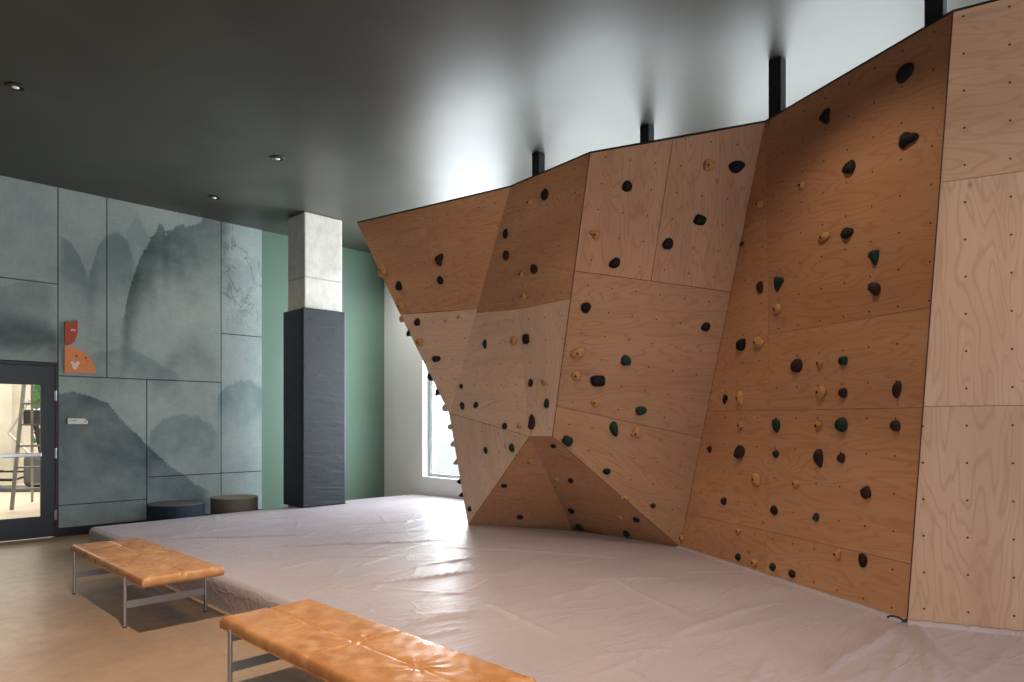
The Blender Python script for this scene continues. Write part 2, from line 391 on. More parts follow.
for a, b in RW:
    k += 1; bm = bmesh.new(); X0 = XR+.15
    for (y0, y1, z0, z1) in ((a, a+.05, WZ0, WZ1), (b-.05, b, WZ0, WZ1), (a+.05, b-.05, WZ0, WZ0+.05), (a+.05, b-.05, WZ1-.05, WZ1), (b-.10, b-.07, WZ0+.05, WZ1-.05)):
        box(bm, X0-.03, X0+.03, y0, y1, z0, z1)
    w = struct(obj('window_%d' % k, bm, M['alu']))
    bm = bmesh.new(); box(bm, X0-.004, X0+.004, a+.05, b-.05, WZ0+.05, WZ1-.05); obj('pane', bm, M['glass'], w)
for a, b in NW:
    k += 1; bm = bmesh.new()
    for (x0, x1, z0, z1) in ((a, a+.06, .45, 3.4), (b-.06, b, .45, 3.4), (a, b, .45, .51), (a, b, 3.34, 3.4), ((a+b)/2-.03, (a+b)/2+.03, .5, 3.35)):
        box(bm, x0, x1, YN-.11, YN-.05, z0, z1)
    w = struct(obj('window_%d' % k, bm, M['alu']))
    bm = bmesh.new(); box(bm, a+.06, b-.06, YN-.084, YN-.076, .51, 3.34); obj('pane', bm, M['glass'], w)
bm = bmesh.new(); box(bm, DX1+.02, 4.67, YF-.034, YF, 0, .10); struct(obj('baseboard_far', bm, M['frame']))
bm = bmesh.new(); box(bm, XL, DX0-.02, YF-.034, YF, 0, .10); struct(obj('baseboard_far_left', bm, M['frame']))

# mural panels
mural = thing('mural', 'large ink-wash mountain mural on blue-green wall panels beside the glazed door', 'mural', (3.3, YF, 0))
G = .006
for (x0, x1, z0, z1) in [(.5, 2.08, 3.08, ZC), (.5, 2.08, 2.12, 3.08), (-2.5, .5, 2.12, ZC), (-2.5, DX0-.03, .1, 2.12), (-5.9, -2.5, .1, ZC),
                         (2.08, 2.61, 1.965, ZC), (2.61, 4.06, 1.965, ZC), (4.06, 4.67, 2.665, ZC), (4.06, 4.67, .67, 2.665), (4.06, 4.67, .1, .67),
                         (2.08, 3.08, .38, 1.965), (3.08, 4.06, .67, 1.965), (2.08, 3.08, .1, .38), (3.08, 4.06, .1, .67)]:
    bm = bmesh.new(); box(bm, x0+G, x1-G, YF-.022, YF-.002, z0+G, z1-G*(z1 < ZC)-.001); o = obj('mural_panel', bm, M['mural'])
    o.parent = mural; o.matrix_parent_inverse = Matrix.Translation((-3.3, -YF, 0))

# ------------------------------------------------------------------ door and the gym behind it
bm = bmesh.new()
for a in ((DX0-.04, DX0, 0, DZ+.03), (DX1, DX1+.025, 0, DZ+.03), (DX0, DX1, DZ, DZ+.03)): box(bm, a[0], a[1], YF-.035, YF+.15, a[2], a[3])
df = struct(obj('trim_1', bm, M['frame']))
bm = bmesh.new(); x0, x1, y0, y1 = DX0+.006, DX1-.008, YF-.015, YF+.03
for a in ((x0, x0+.14, .012, DZ-.005), (1.905, x1, .012, DZ-.005), (x0+.14, 1.905, .012, .265), (x0+.14, 1.905, 1.845, DZ-.005)): box(bm, a[0], a[1], y0, y1, a[2], a[3])
door = struct(obj('door_1', bm, M['navy']))
bm = bmesh.new(); box(bm, x0+.14, 1.905, YF+.004, YF+.012, .265, 1.845); obj('pane', bm, M['glass'], door)
for z in (1.72, 1.02, .27):
    bm = bmesh.new(); box(bm, x1-.012, x1+.020, YF-.030, YF-.0155, z-.06, z+.06, .004); bar(bm, (x1+.006, YF-.033, z-.062), (x1+.006, YF-.033, z+.062), .008)
    obj('hinge', bm, M['steel'], door)
bm = bmesh.new(); box(bm, x0+.02, 1.905, YF-.075, YF-.04, .985, 1.035, .008); box(bm, x0+.03, x0+.13, YF-.045, YF-.014, .97, 1.05); box(bm, 1.86, 1.90, YF-.05, YF-.014, .99, 1.03)
obj('push_bar', bm, M['steel'], door)

GY0, GY1, GX0, GX1 = YF+.16, 19.0, -3.0, 6.5
bm = bmesh.new(); box(bm, GX0, GX1, GY0, GY1, -.1, -.001); struct(obj('floor_gym', bm, M['gymfloor']))
bm = bmesh.new(); box(bm, GX0, GX1, GY0, GY1, 3.6, 3.7); struct(obj('ceiling_gym', bm, M['white']))
bm = bmesh.new()
box(bm, GX0, 3.55, GY1, GY1+.2, 0, 3.6); box(bm, 3.55, GX1, GY1, GY1+.2, 0, .9); box(bm, 5.6, GX1, GY1, GY1+.2, .9, 3.6)
box(bm, 2.65, 3.1, GY1-.3, GY1, 0, 3.6)
struct(obj('wall_gym_back', bm, M['gymwall']))
bm = bmesh.new(); box(bm, GX0-.15, GX0, GY0, GY1, 0, 3.6); struct(obj('wall_gym_left', bm, M['gymwall']))
bm = bmesh.new(); box(bm, GX1, GX1+.15, GY0, GY1, 0, 3.6); struct(obj('wall_gym_right', bm, M['gymwall']))
area('gym_light', (2.5, 15.5, 3.55), (0, 0, -1), 5, 6, 450, (1, .93, .82))

def rect_frame(o): pass
# step ladder
lx, ly = 2.69, 13.53
lad = thing('step_ladder', 'tall aluminium stepladder standing behind the glass of the door', 'ladder', (lx, ly, 0)); lad.rotation_euler = (0, 0, math.radians(67.8))
def local(bm, name, mat, par): return obj(name, bm, mat, par)
for s in (-1, 1):
    bm = bmesh.new(); flat(bm, (-.60, -.32*s, 0.02), (-.02, -.20*s, 3.05), .05, .03); obj('front_rail', bm, M['ladder'], lad)
    bm = bmesh.new(); flat(bm, (.60, -.30*s, 0.02), (.06, -.19*s, 3.0), .04, .03); obj('rear_rail', bm, M['ladder'], lad)
for i in range(1, 9):
    f = i/9; bm = bmesh.new(); w = .32-.12*f
    box(bm, -.60+.58*f-.05, -.60+.58*f+.04, -w, w, 3.05*f-.014, 3.05*f+.014); obj('step', bm, M['ladder'], lad)
for i in (1, 3, 5, 7):
    f = i/9; bm = bmesh.new(); w = .30-.1*f; flat(bm, (.60-.54*f, -w, 3.0*f), (.60-.54*f, w, 3.0*f), .02, .03); obj('brace', bm, M['ladder'], lad)
bm = bmesh.new(); box(bm, -.10, .12, -.22, .22, 3.0, 3.06, .01); obj('top_cap', bm, M['gymgrey'], lad)
# treadmill
tm = thing('treadmill', 'grey treadmill with dark belt seen through the door glass', 'treadmill', (1.9, 17.6, 0))
bm = bmesh.new(); box(bm, -.42, .42, -.9, .9, .10, .24, .03); obj('deck', bm, M['gymgrey'], tm)
bm = bmesh.new(); box(bm, -.25, .25, -.85, .6, .24, .25); obj('belt', bm, M['gymblack'], tm)
bm = bmesh.new(); box(bm, -.45, .45, .45, 1.0, .12, .48, .09, 3); obj('motor_hood', bm, M['gymgrey'], tm)
bm = bmesh.new(); bar(bm, (-.44, -.85, .12), (.44, -.85, .12), .09, 16); obj('rear_roller', bm, M['gymblack'], tm)
for s in (-1, 1):
    bm = bmesh.new(); bar(bm, (.42*s, .75, .3), (.42*s, .35, 1.15), .035); bar(bm, (.42*s, .35, 1.15), (.42*s, -.25, 1.0), .028); obj('handrail', bm, M['gymwhite'], tm)
bm = bmesh.new(); prism(bm, [(-.45, .25, 1.1), (.45, .25, 1.1), (.45, .55, 1.5), (-.45, .55, 1.5)], (0, .8, -.6), .08); obj('console', bm, M['gymblack'], tm)
# stair climber / elliptical with bent arms
el = thing('elliptical_trainer', 'elliptical trainer with bent silver arms behind the stepladder', 'exercise machine', (2.98, 16.9, 0)); el.rotation_euler = (0, 0, math.radians(225))
bm = bmesh.new(); box(bm, -.3, .3, -.7, .7, 0.0, .08, .02); box(bm, -.2, .2, .1, .7, .08, .75, .12, 3); obj('base', bm, M['gymgrey'], el)
for s in (-1, 1):
    bm = bmesh.new(); bar(bm, (.28*s, .4, .7), (.33*s, -.05, 1.18), .025); bar(bm, (.33*s, -.05, 1.18), (.30*s, .35, 1.85), .025); obj('arm', bm, M['gymwhite'], el)
    bm = bmesh.new(); box(bm, .08*s-.07+.08*s, .08*s+.07+.08*s, -.75, -.3, .28+.1*s, .33+.1*s, .02); bar(bm, (.16*s, -.3, .3+.1*s), (.16*s, .35, .4), .02); obj('pedal', bm, M['gymblack'], el)
bm = bmesh.new(); bar(bm, (0, .4, .7), (0, .25, 1.45), .05); box(bm, -.22, .22, .15, .25, 1.35, 1.65, .03); obj('console', bm, M['gymblack'], el)
bm = bmesh.new()
random.seed(5)
for i in range(60):
    bmesh.ops.create_icosphere(bm, subdivisions=1, radius=random.uniform(.2, .5), matrix=Matrix.Translation((random.uniform(4, 6.5), random.uniform(22, 23.5), random.uniform(.3, 3.4))))
tag(obj('shrub', bm, M['leaf']), 'green foliage outside beyond the gym window', 'shrub')

# ------------------------------------------------------------------ wall art and plaque
def wallpt(x, y): p = aty(x, y, YF-.022); return p[0], p[2]
art_y = YF-.022
bm = bmesh.new(); X0, Z0 = 2.145, 2.01; R = .335
pts = [(X0, art_y-.001, Z0)]+[(X0+R*math.cos(a*math.pi/2/24), art_y-.001, Z0+(R-.01)*math.sin(a*math.pi/2/24)) for a in range(25)]
art = thing('wall_art', 'orange quarter-round wall plate with a small animal face beside the door', 'wall art', (X0, art_y, Z0))
def artpart(bm, name, mat):
    o = obj(name, bm, mat, art); o.matrix_parent_inverse = Matrix.Translation((-X0, -art_y, -Z0)); return o
prism(bm, pts, (0, -1, 0), .02); artpart(bm, 'plate', M['orange'])
for (dx, dz) in ((.125, .205), (.225, .19)):
    bm = bmesh.new(); bar(bm, (X0+dx, art_y-.021, Z0+dz), (X0+dx, art_y-.024, Z0+dz), .013, 14); artpart(bm, 'eye', M['brown'])
bm = bmesh.new()
for (dx, dz, r) in ((.108, .088, .034), (.080, .120, .020), (.138, .120, .020), (.108, .062, .026)):
    bar(bm, (X0+dx, art_y-.021, Z0+dz), (X0+dx, art_y-.024-r*.05, Z0+dz), r, 16)
artpart(bm, 'muzzle', M['cream'])
for i in range(9):
    a = i/8*math.pi*1.15-.9; bm = bmesh.new()
    cx, cz = X0+.19+.055*math.cos(a), Z0+.13+.06*math.sin(a)
    bar(bm, (cx, art_y-.021, cz), (cx, art_y-.023, cz), .0045, 8); artpart(bm, 'freckle', M['brown'])
bm = bmesh.new(); FZ = 2.345
pts = [(X0, art_y-.001, FZ+.285), (X0+.05, art_y-.001, FZ+.275), (X0+.095, art_y-.001, FZ+.285), (X0+.135, art_y-.001, FZ+.315), (X0+.135, art_y-.001, FZ+.18),
       (X0+.125, art_y-.001, FZ+.11), (X0+.10, art_y-.001, FZ+.045), (X0+.065, art_y-.001, FZ+.01), (X0+.035, art_y-.001, FZ), (X0, art_y-.001, FZ+.012)]
a2 = thing('wall_art', 'dark red fin-shaped wall plate above the orange quarter-round plate', 'wall art', (X0, art_y, FZ))
prism(bm, pts, (0, -1, 0), .035); o = obj('plate', bm, M['red'], a2); o.matrix_parent_inverse = Matrix.Translation((-X0, -art_y, -FZ))
bm = bmesh.new()
for i in range(3): box(bm, X0+.062+i*.018, X0+.074+i*.018, art_y-.040, art_y-.036, FZ+.175, FZ+.20, .002, 1)
o = obj('label_mark', bm, M['cream'], a2); o.matrix_parent_inverse = Matrix.Translation((-X0, -art_y, -FZ))
PX, PZ = 2.178, 1.375
pq = thing('room_sign', 'small white room sign with a chamfered corner on the mural right of the door', 'sign', (PX, art_y, PZ))
bm = bmesh.new(); prism(bm, [(0, -.001, 0), (.215, -.001, 0), (.215, -.001, .035), (.18, -.001, .07), (0, -.001, .07)], (0, -1, 0), .016); obj('plate', bm, M['plaque'], pq)
bm = bmesh.new(); box(bm, -.012, 0, -.017, -.001, 0, .07); obj('side_edge', bm, M['frame'], pq)
bm = bmesh.new()
for i, wl in enumerate((.012, .005, .013, .013, .012, .010)): 
    xx = .012+i*.0145; box(bm, xx, xx+wl*.35, -.0185, -.0165, .032, .047); box(bm, xx, xx+wl*.75, -.0185, -.0165, .042, .047)
obj('lettering', bm, M['ink'], pq)
bm = bmesh.new(); prism(bm, [(.175, -.0165, .032), (.193, -.0165, .022), (.193, -.0165, .042)], (0, -1, 0), .002); obj('arrow', bm, M['ink'], pq)

# ------------------------------------------------------------------ column with pad
CX0, CX1, CY0, CY1 = 4.650, 5.235, 8.485, 8.955
bm = bmesh.new(); box(bm, CX0, CX1, CY0, CY1, 0, ZC-.001, .012, 1)
tag(obj('column', bm, M['concrete']), 'square bare concrete column rising from its padding to the ceiling', 'column')
bm = bmesh.new(); box(bm, CX0-.045, CX1+.045, CY0-.045, CY1+.045, 0.0, 2.95, .018, 3)
bmesh.ops.delete(bm, geom=[f for f in bm.faces if abs(f.normal.z) > .9 and f.calc_area() > .1], context='FACES')
pd = thing('column_pad', 'tall dark blue-grey vinyl pad wrapped round the concrete column', 'pad', (CX0, CY0, 0))
PI_ = Matrix.Translation((-CX0, -CY0, 0))
bm.free(); bm = bmesh.new()
box(bm, CX0-.045, CX1+.02, CY0-.045, CY0, 0.245, 2.95, .012, 2); o = obj('front_pad', bm, M['pad'], pd); o.matrix_parent_inverse = PI_
bm = bmesh.new(); box(bm, CX0-.046, CX0, CY0, CY1+.045, 0.245, 2.94, .012, 2); o = obj('side_pad', bm, M['pad'], pd); o.matrix_parent_inverse = PI_
bm = bmesh.new(); box(bm, CX1, CX1+.045, CY0-.02, CY1+.045, 0.245, 2.91, .012, 2); o = obj('side_pad', bm, M['pad2'], pd); o.matrix_parent_inverse = PI_
bm = bmesh.new(); box(bm, CX0, CX1, CY1, CY1+.045, 0.245, 2.93, .012, 2); o = obj('back_pad', bm, M['pad'], pd); o.matrix_parent_inverse = PI_

# ------------------------------------------------------------------ crash mat
nx, ny, dx = 236, 548, .02
x0m, y0m = 2.125, -2.0
gx = x0m+np.arange(nx+1)*dx; gx[-1] = XR-.02
gy = y0m+np.arange(ny+1)*dx
GXX, GYY = np.meshgrid(gx, gy, indexing='ij')
GYY = y0m+(GYY-y0m)*((8.62+(GXX-x0m)*.06)-y0m)/(gy[-1]-y0m)      # far edge runs very slightly out of square
rng = np.random.RandomState(3)
def vnoise(X, Y, sx, sy, seed):
    r = np.random.RandomState(seed).rand(64, 64); u = X*sx+7; v = Y*sy+7
    i, j = np.floor(u).astype(int), np.floor(v).astype(int); fu, fv = u-i, v-j
    fu = fu*fu*(3-2*fu); fv = fv*fv*(3-2*fv)
    g = lambda a, b: r[a % 64, b % 64]
    return g(i, j)*(1-fu)*(1-fv)+g(i+1, j)*fu*(1-fv)+g(i, j+1)*(1-fu)*fv+g(i+1, j+1)*fu*fv
Z = MATZ+(vnoise(GXX, GYY, .9, .9, 1)-.5)*.012+(vnoise(GXX, GYY, .8, 2.6, 2)-.5)*.008
def fold(p, q, h, w, bow=0.0):
    a = atz(*p, MATZ)[:2]; b = atz(*q, MATZ)[:2]; d = b-a; L = np.linalg.norm(d); d = d/L; n = np.array([-d[1], d[0]])
    s = (GXX-a[0])*d[0]+(GYY-a[1])*d[1]; c = (GXX-a[0])*n[0]+(GYY-a[1])*n[1]
    f = np.clip(s/L, 0, 1); c = c-bow*4*f*(1-f)-.012*np.sin(s*7+h*900)
    end = np.clip(np.minimum(s, L-s)/(.25*L), 0, 1); end = end*end*(3-2*end)
    w *= .62; h *= 1.3
    return h*np.exp(-(c/w)**2)*end
for p, q, h, w, bow in [
    ((150, 540), (330, 534), .012, .03, .02), ((250, 548), (470, 540), .016, .028, -.02), ((300, 541), (465, 528), .010, .03, .03),
    ((235, 561), (420, 556), .010, .025, .03), ((275, 598), (500, 569), .018, .022, .03), ((330, 578), (480, 556), .010, .03, -.03),
    ((395, 632), (495, 612), .013, .03, .05), ((390, 622), (480, 610), .010, .025, -.04), ((400, 645), (470, 628), .010, .02, .03),
    ((300, 528), (455, 519), .010, .03, .0), ((190, 526), (380, 512), .009, .04, .03), ((120, 545), (300, 520), .008, .05, .05),
    ((250, 575), (330, 560), .009, .02, .04), ((470, 600), (560, 640), .008, .03, .05),
    ((905, 622), (815, 681), .026, .020, .01), ((912, 622), (975, 680), .022, .022, -.03), ((918, 628), (935, 690), .008, .03, .02), ((905, 630), (880, 690), .008, .03, .02),
    ((770, 655), (740, 690), .012, .025, .02), ((840, 690), (880, 668), .010, .02, .02), ((660, 640), (790, 600), .009, .03, .04), ((560, 690), (720, 610), .008, .025, -.05),
    ((585, 660), (680, 648), .009, .02, .04), ((960, 690), (1020, 645), .009, .02, .02), ((600, 575), (700, 625), .007, .03, .03), ((480, 548), (640, 560), .006, .04, .03),
    ((445, 520), (470, 512), .012, .02, .01)]:
    Z += fold(p, q, h, w, bow)
for i in range(130):        # short crumples
    c = np.array([rng.uniform(2.4, 5), rng.uniform(-1, 8.4)]); a = rng.normal(0, .5)+.1; L = rng.uniform(.15, .5)
    d = np.array([math.cos(a), math.sin(a)]); s = (GXX-c[0])*d[0]+(GYY-c[1])*d[1]; e = -(GXX-c[0])*d[1]+(GYY-c[1])*d[0]
    Z += rng.uniform(.003, .007)*np.exp(-(s/L)**2-((e-.15*s*s)/.022)**2)
# rounded rim and drop
ed = np.minimum(GXX-gx[0], np.minimum(GYY[:, -1:]-GYY, GYY-y0m)); rr = .045
tt = np.clip(1-ed/rr, 0, 1); Z -= rr*(1-np.sqrt(np.maximum(0, 1-tt**2)))*.9
MB_ = [atz(468, 525, MATZ), atz(573, 532, MATZ), atz(680, 547, MATZ), atz(907, 621.8, MATZ), atz(1024, 633.6, MATZ)]
MB_[-1] = MB_[-2]+(MB_[-1]-MB_[-2])*9
MB_ = [tuple(p[:2]+np.array([.11, .02])) for p in MB_]; MB_[0] = (MB_[0][0], MB_[0][1]-.12)
MB_ += [(9, MB_[-1][1]), (9, MB_[0][1]+1.1)]
def inpoly(x, y):
    c = False; k_ = len(MB_)
    for a in range(k_):
        (x1, y1), (x2, y2) = MB_[a], MB_[(a+1) % k_]
        if (y1 > y) != (y2 > y) and x < (x2-x1)*(y-y1)/(y2-y1)+x1: c = not c
    return c
def notch(i, j):
    x, y = (GXX[i, j]+GXX[i+1, j+1])/2, (GYY[i, j]+GYY[i+1, j+1])/2
    return (CX0-.06 < x < CX1+.06 and y > CY0-.06) or inpoly(x, y)
idx = lambda i, j: i*(ny+1)+j
verts = np.stack([GXX, GYY, Z], -1).reshape(-1, 3).tolist(); faces = []
keep = np.array([[not notch(i, j) for j in range(ny)] for i in range(nx)])
for i in range(nx):
    for j in range(ny):
        if keep[i, j]: faces.append((idx(i, j), idx(i+1, j), idx(i+1, j+1), idx(i, j+1)))
low = {}
def lowv(k, lev, zz):
    if (k, lev) not in low: low[(k, lev)] = len(verts); verts.append([verts[k][0], verts[k][1], zz])
    return low[(k, lev)]
LV = [.16, .08, 0.001]
def side(a, b):
    pa, pb = a, b
    for n_, z_ in enumerate(LV):
        qa, qb = lowv(a, n_, z_), lowv(b, n_, z_); faces.append((pb, pa, qa, qb)); pa, pb = qa, qb
for i in range(nx):
    for j in range(ny):
        if not keep[i, j]: continue
        if i == 0 or not keep[i-1, j]: side(idx(i, j+1), idx(i, j))
        if i == nx-1 or not keep[i+1, j]: side(idx(i+1, j), idx(i+1, j+1))
        if j == 0 or not keep[i, j-1]: side(idx(i, j), idx(i+1, j))
        if j == ny-1 or not keep[i, j+1]: side(idx(i+1, j+1), idx(i, j+1))
me = bpy.data.meshes.new('crash_mat'); me.from_pydata(verts, [], faces); me.update()
for p in me.polygons: p.use_smooth = True
tag(link('crash_mat', me, M['vinyl']), 'large creased mauve-grey vinyl crash mat covering the floor under the climbing wall', 'crash mat')

# ------------------------------------------------------------------ climbing wall
ZT = 3.65
pA, pB, pR = atz(680, 547, MATZ), atz(907, 621.8, MATZ), atz(1024, 633.6, MATZ)
pS, pM = atz(468, 525, MATZ), atz(573, 532, MATZ)
pT, p5, p4, p3 = atz(765, 122, ZT), atz(590, 153, ZT), atz(510, 187, ZT), atz(357, 223, ZT)
plR = plane(pB, pR, pB+np.array([0, 0, 1.0])); pE = onpl(plR, 953, 12)
plE = plane(pA, pB, pE); pT = onpl(plE, 765, 122)
plC = plane(p5, pT, pA); pV2 = onpl(plC, 552.5, 436.5)
plB = plane(p5, p4, pV2); pV1 = onpl(plB, 529.5, 436.5); pL = onpl(plB, 449, 413)
plA = plane(p3, p4, pL); pM = onpl(plane(pV1, pV2, pA), 573, 532); print('pM', pM)
plD = plane(pL, pV1, pS); plT1 = plane(pV1, pS, pM); plT2 = plane(pV2, pA, pM)
ret = np.array([.96, .28, 0.0])
cwall = thing('climbing_wall', 'faceted birch plywood bouldering wall leaning over the crash mat', 'climbing wall', (5.2, 4.0, MATZ))
CW_I = Matrix.Translation((-5.2, -4.0, -MATZ))
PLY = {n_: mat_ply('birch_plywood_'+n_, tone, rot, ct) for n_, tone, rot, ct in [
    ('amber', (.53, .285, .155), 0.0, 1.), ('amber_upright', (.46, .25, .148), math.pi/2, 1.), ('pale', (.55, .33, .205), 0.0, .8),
    ('pale_upright', (.56, .355, .24), math.pi/2, .9), ('pale_lit_left', (.70, .50, .365), 0.0, .7), ('pale_lit_left_upright', (.70, .50, .365), math.pi/2, .7), ('tall', (.46, .255, .148), 0.0, 1.), ('slant', (.46, .26, .15), .45, 1.), ('deep', (.49, .255, .135), .12, 1.)]}  # left tones hold bounce light off the mat besides their own paleness
def basis(pl):
    n = pl[0]; u = np.cross([0, 0, 1], n); u = u/np.linalg.norm(u); v = np.cross(n, u); return u, v
NUTS = {}
def setgrid(key, pl, a, b, c):       # a = one hole, b = the next along its row, c = the next below
    u, v = basis(pl); f = lambda q: np.array([onpl(pl, *q)@u, onpl(pl, *q)@v])
    A_ = f(a); Mx = np.linalg.inv(np.stack([f(b)-A_, f(c)-A_], 1)); NUTS[key] = (A_, Mx)
    print('nut', key, np.linalg.norm(f(b)-A_).round(3), np.linalg.norm(f(c)-A_).round(3))
setgrid('R', plR, (967, 463), (1013, 463.3), (967.3, 500.3))
setgrid('E', plE, (838.8, 521), (864.7, 526), (838.0, 555.5))
setgrid('C', plC, (636, 291.6), (660.2, 295), (632.3, 316))
setgrid('A', plA, (394, 249), (407.5, 246), (397, 268.5))
setgrid('B', plB, (486.7, 364.8), (500.5, 364.2), (487.6, 384.8))
setgrid('D', plD, (482, 431.5), (498, 434), (483, 449))
setgrid('T1', plT1, (520.5, 482), (538.3, 478), (518, 500))
setgrid('T2', plT2, (587, 481.5), (607, 488), (592, 500))
sh_i = [0]
def sheet(key, pl, pts, mat, gap=.0015, px=True, th=.018, name='plywood_sheet'):
    """one plywood sheet: polygon on the facet plane, shrunk by its joint, with real thickness"""
    P3 = [onpl(pl, *q) if px else np.array(q) for q in pts]
    u, v = basis(pl); n = pl[0]
    Q = [np.array([p@u, p@v]) for p in P3]; k = len(Q)
    ar = sum(Q[i][0]*Q[(i+1) % k][1]-Q[(i+1) % k][0]*Q[i][1] for i in range(k)); sg = 1 if ar > 0 else -1
    out = []
    for i in range(k):
        a, b, c = Q[i-1], Q[i], Q[(i+1) % k]
        d1 = (b-a)/np.linalg.norm(b-a); d2 = (c-b)/np.linalg.norm(c-b)
        n1 = sg*np.array([-d1[1], d1[0]]); n2 = sg*np.array([-d2[1], d2[0]])
        m = n1+n2; m = m/max(.35, 1+n1@n2); out.append(b+m*gap)
    d0 = n@pl[1]
    bm = bmesh.new(); uvl = bm.loops.layers.uv.new('UVMap'); nul = bm.loops.layers.uv.new(NUTU)
    F_ = [bm.verts.new(Vector(q[0]*u+q[1]*v+d0*n)) for q in out]; B_ = [bm.verts.new(Vector(q[0]*u+q[1]*v+(d0-th)*n)) for q in out]
    bm.faces.new(F_); bm.faces.new(B_[::-1])
    for i in range(k): bm.faces.new((F_[i], F_[(i+1) % k], B_[(i+1) % k], B_[i]))
    A_, Mx = NUTS.get(key, (np.zeros(2), np.eye(2)*.0))
    for f in bm.faces:
        for l in f.loops:
            w = np.array(l.vert.co); q = np.array([w@u, w@v]); l[uvl].uv = q
            g = Mx@(q-A_) if key in NUTS else np.array([.5, .5]); l[nul].uv = g
    bmesh.ops.recalc_face_normals(bm, faces=bm.faces)
    me = bpy.data.meshes.new(name); bm.to_mesh(me); bm.free()
    o = link(name, me, PLY[mat], cwall); o.matrix_parent_inverse = CW_I; return o
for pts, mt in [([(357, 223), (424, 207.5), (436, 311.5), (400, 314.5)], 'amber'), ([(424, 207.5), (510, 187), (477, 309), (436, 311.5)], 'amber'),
                ([(400, 314.5), (477, 309), (449, 413)], 'pale_lit_left')]: sheet('A', plA, pts, mt)
for pts, mt in [([(510, 187), (590, 153), (570.5, 298.5), (519, 309), (475, 313)], 'amber'), ([(475, 313), (519, 309), (529.5, 436.5), (449, 413)], 'pale_lit_left'),
                ([(519, 309), (570.5, 298.5), (552.5, 436.5), (529.5, 436.5)], 'pale_lit_left_upright')]: sheet('B', plB, pts, mt)
sheet('D', plD, [(449, 413), (529.5, 436.5), (468, 525)], 'pale_lit_left_upright')
sheet('T1', plT1, [(529.5, 436.5), (573, 532), (468, 525)], 'deep', .0003)  # darker tone stands in for the shade on this facet
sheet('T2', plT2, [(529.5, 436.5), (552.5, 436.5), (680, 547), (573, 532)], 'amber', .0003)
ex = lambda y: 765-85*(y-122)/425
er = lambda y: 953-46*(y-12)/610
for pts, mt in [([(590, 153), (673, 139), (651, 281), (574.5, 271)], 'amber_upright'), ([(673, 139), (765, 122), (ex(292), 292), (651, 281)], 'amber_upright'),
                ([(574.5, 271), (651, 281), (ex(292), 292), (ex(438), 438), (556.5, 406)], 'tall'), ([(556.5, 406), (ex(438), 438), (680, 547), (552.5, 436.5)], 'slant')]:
    sheet('C', plC, pts, mt, .0022)  # tones darkened to carry the dimmer light on this facet
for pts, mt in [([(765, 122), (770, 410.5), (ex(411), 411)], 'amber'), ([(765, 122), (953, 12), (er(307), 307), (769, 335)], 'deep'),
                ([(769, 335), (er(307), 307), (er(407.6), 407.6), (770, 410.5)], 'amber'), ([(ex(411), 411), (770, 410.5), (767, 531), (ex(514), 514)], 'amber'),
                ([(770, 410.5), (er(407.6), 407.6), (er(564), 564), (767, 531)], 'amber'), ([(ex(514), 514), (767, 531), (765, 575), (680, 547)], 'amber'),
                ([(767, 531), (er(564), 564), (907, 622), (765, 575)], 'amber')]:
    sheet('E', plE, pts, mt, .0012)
def extend(a, b, L):                 # continue line a->b in 3D to length L from a
    d = (b-a)/np.linalg.norm(b-a); return a+d*L
rl = [(pE, onpl(plR, 1000, 0)), (onpl(plR, er(182.5), 182.5), onpl(plR, 1024, 171)), (onpl(plR, er(406.5), 406.5), onpl(plR, 1024, 405.5)), (pB, pR)]
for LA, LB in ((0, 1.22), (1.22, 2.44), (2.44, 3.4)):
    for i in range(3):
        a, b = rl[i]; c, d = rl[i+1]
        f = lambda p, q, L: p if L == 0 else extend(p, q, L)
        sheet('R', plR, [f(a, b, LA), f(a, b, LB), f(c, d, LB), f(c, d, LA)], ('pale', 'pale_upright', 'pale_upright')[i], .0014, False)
# return face on the left side, its edge only just out of sight
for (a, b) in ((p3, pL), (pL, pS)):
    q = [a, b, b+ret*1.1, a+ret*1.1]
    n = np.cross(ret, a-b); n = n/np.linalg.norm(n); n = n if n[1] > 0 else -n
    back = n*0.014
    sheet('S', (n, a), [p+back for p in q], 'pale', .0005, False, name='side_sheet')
retn = []
for (a, b) in ((p3, pL), (pL, pS)):
    n = np.cross(ret, a-b); n = n/np.linalg.norm(n); retn.append((n if n[1] > 0 else -n, a))
# dark framing boards behind the sheets and the dark top edge
bm = bmesh.new()
def back(pts, pl, off=.024, th=.02):
    prism(bm, [Vector(p-pl[0]*off) for p in pts], -pl[0], th)
inn = lambda pts, s=.985: [np.mean(pts, axis=0)+(p-np.mean(pts, axis=0))*s for p in pts]
back(inn([p3, p4, pL]), plA); back(inn([p4, p5, pV2, pV1, pL]), plB); back(inn([pL, pV1, pS]), plD); back(inn([pV1, pM, pS]), plT1); back(inn([pV1, pV2, pA, pM]), plT2)
back(inn([p5, pT, pA, pV2]), plC); back(inn([pT, pE, pB, pA]), plE); back(inn([pE, extend(*rl[0], 3.38), extend(*rl[3], 3.38), pB]), plR)
o = obj('backing_board', bm, M['gap'], cwall); o.matrix_parent_inverse = CW_I
bm = bmesh.new(); tops = [p3, p4, p5, pT, pE, extend(*rl[0], 3.4)]
for a, b in zip(tops, tops[1:]):
    d = (b-a)/np.linalg.norm(b-a); n = np.array([-d[1], d[0], 0]); n = n/np.linalg.norm(n)
    n = n if n@(a*np.array([1, 1, 0])) > 0 else -n
    prism(bm, [Vector(a+n*.0-[0, 0, .001]), Vector(b-[0, 0, .001]), Vector(b-[0, 0, .001]+n*.09), Vector(a-[0, 0, .001]+n*.09)], (0, 0, 1), .014)
o = obj('top_rail', bm, M['black'], cwall); o.matrix_parent_inverse = CW_I
bm = bmesh.new()                     # studs behind the facets
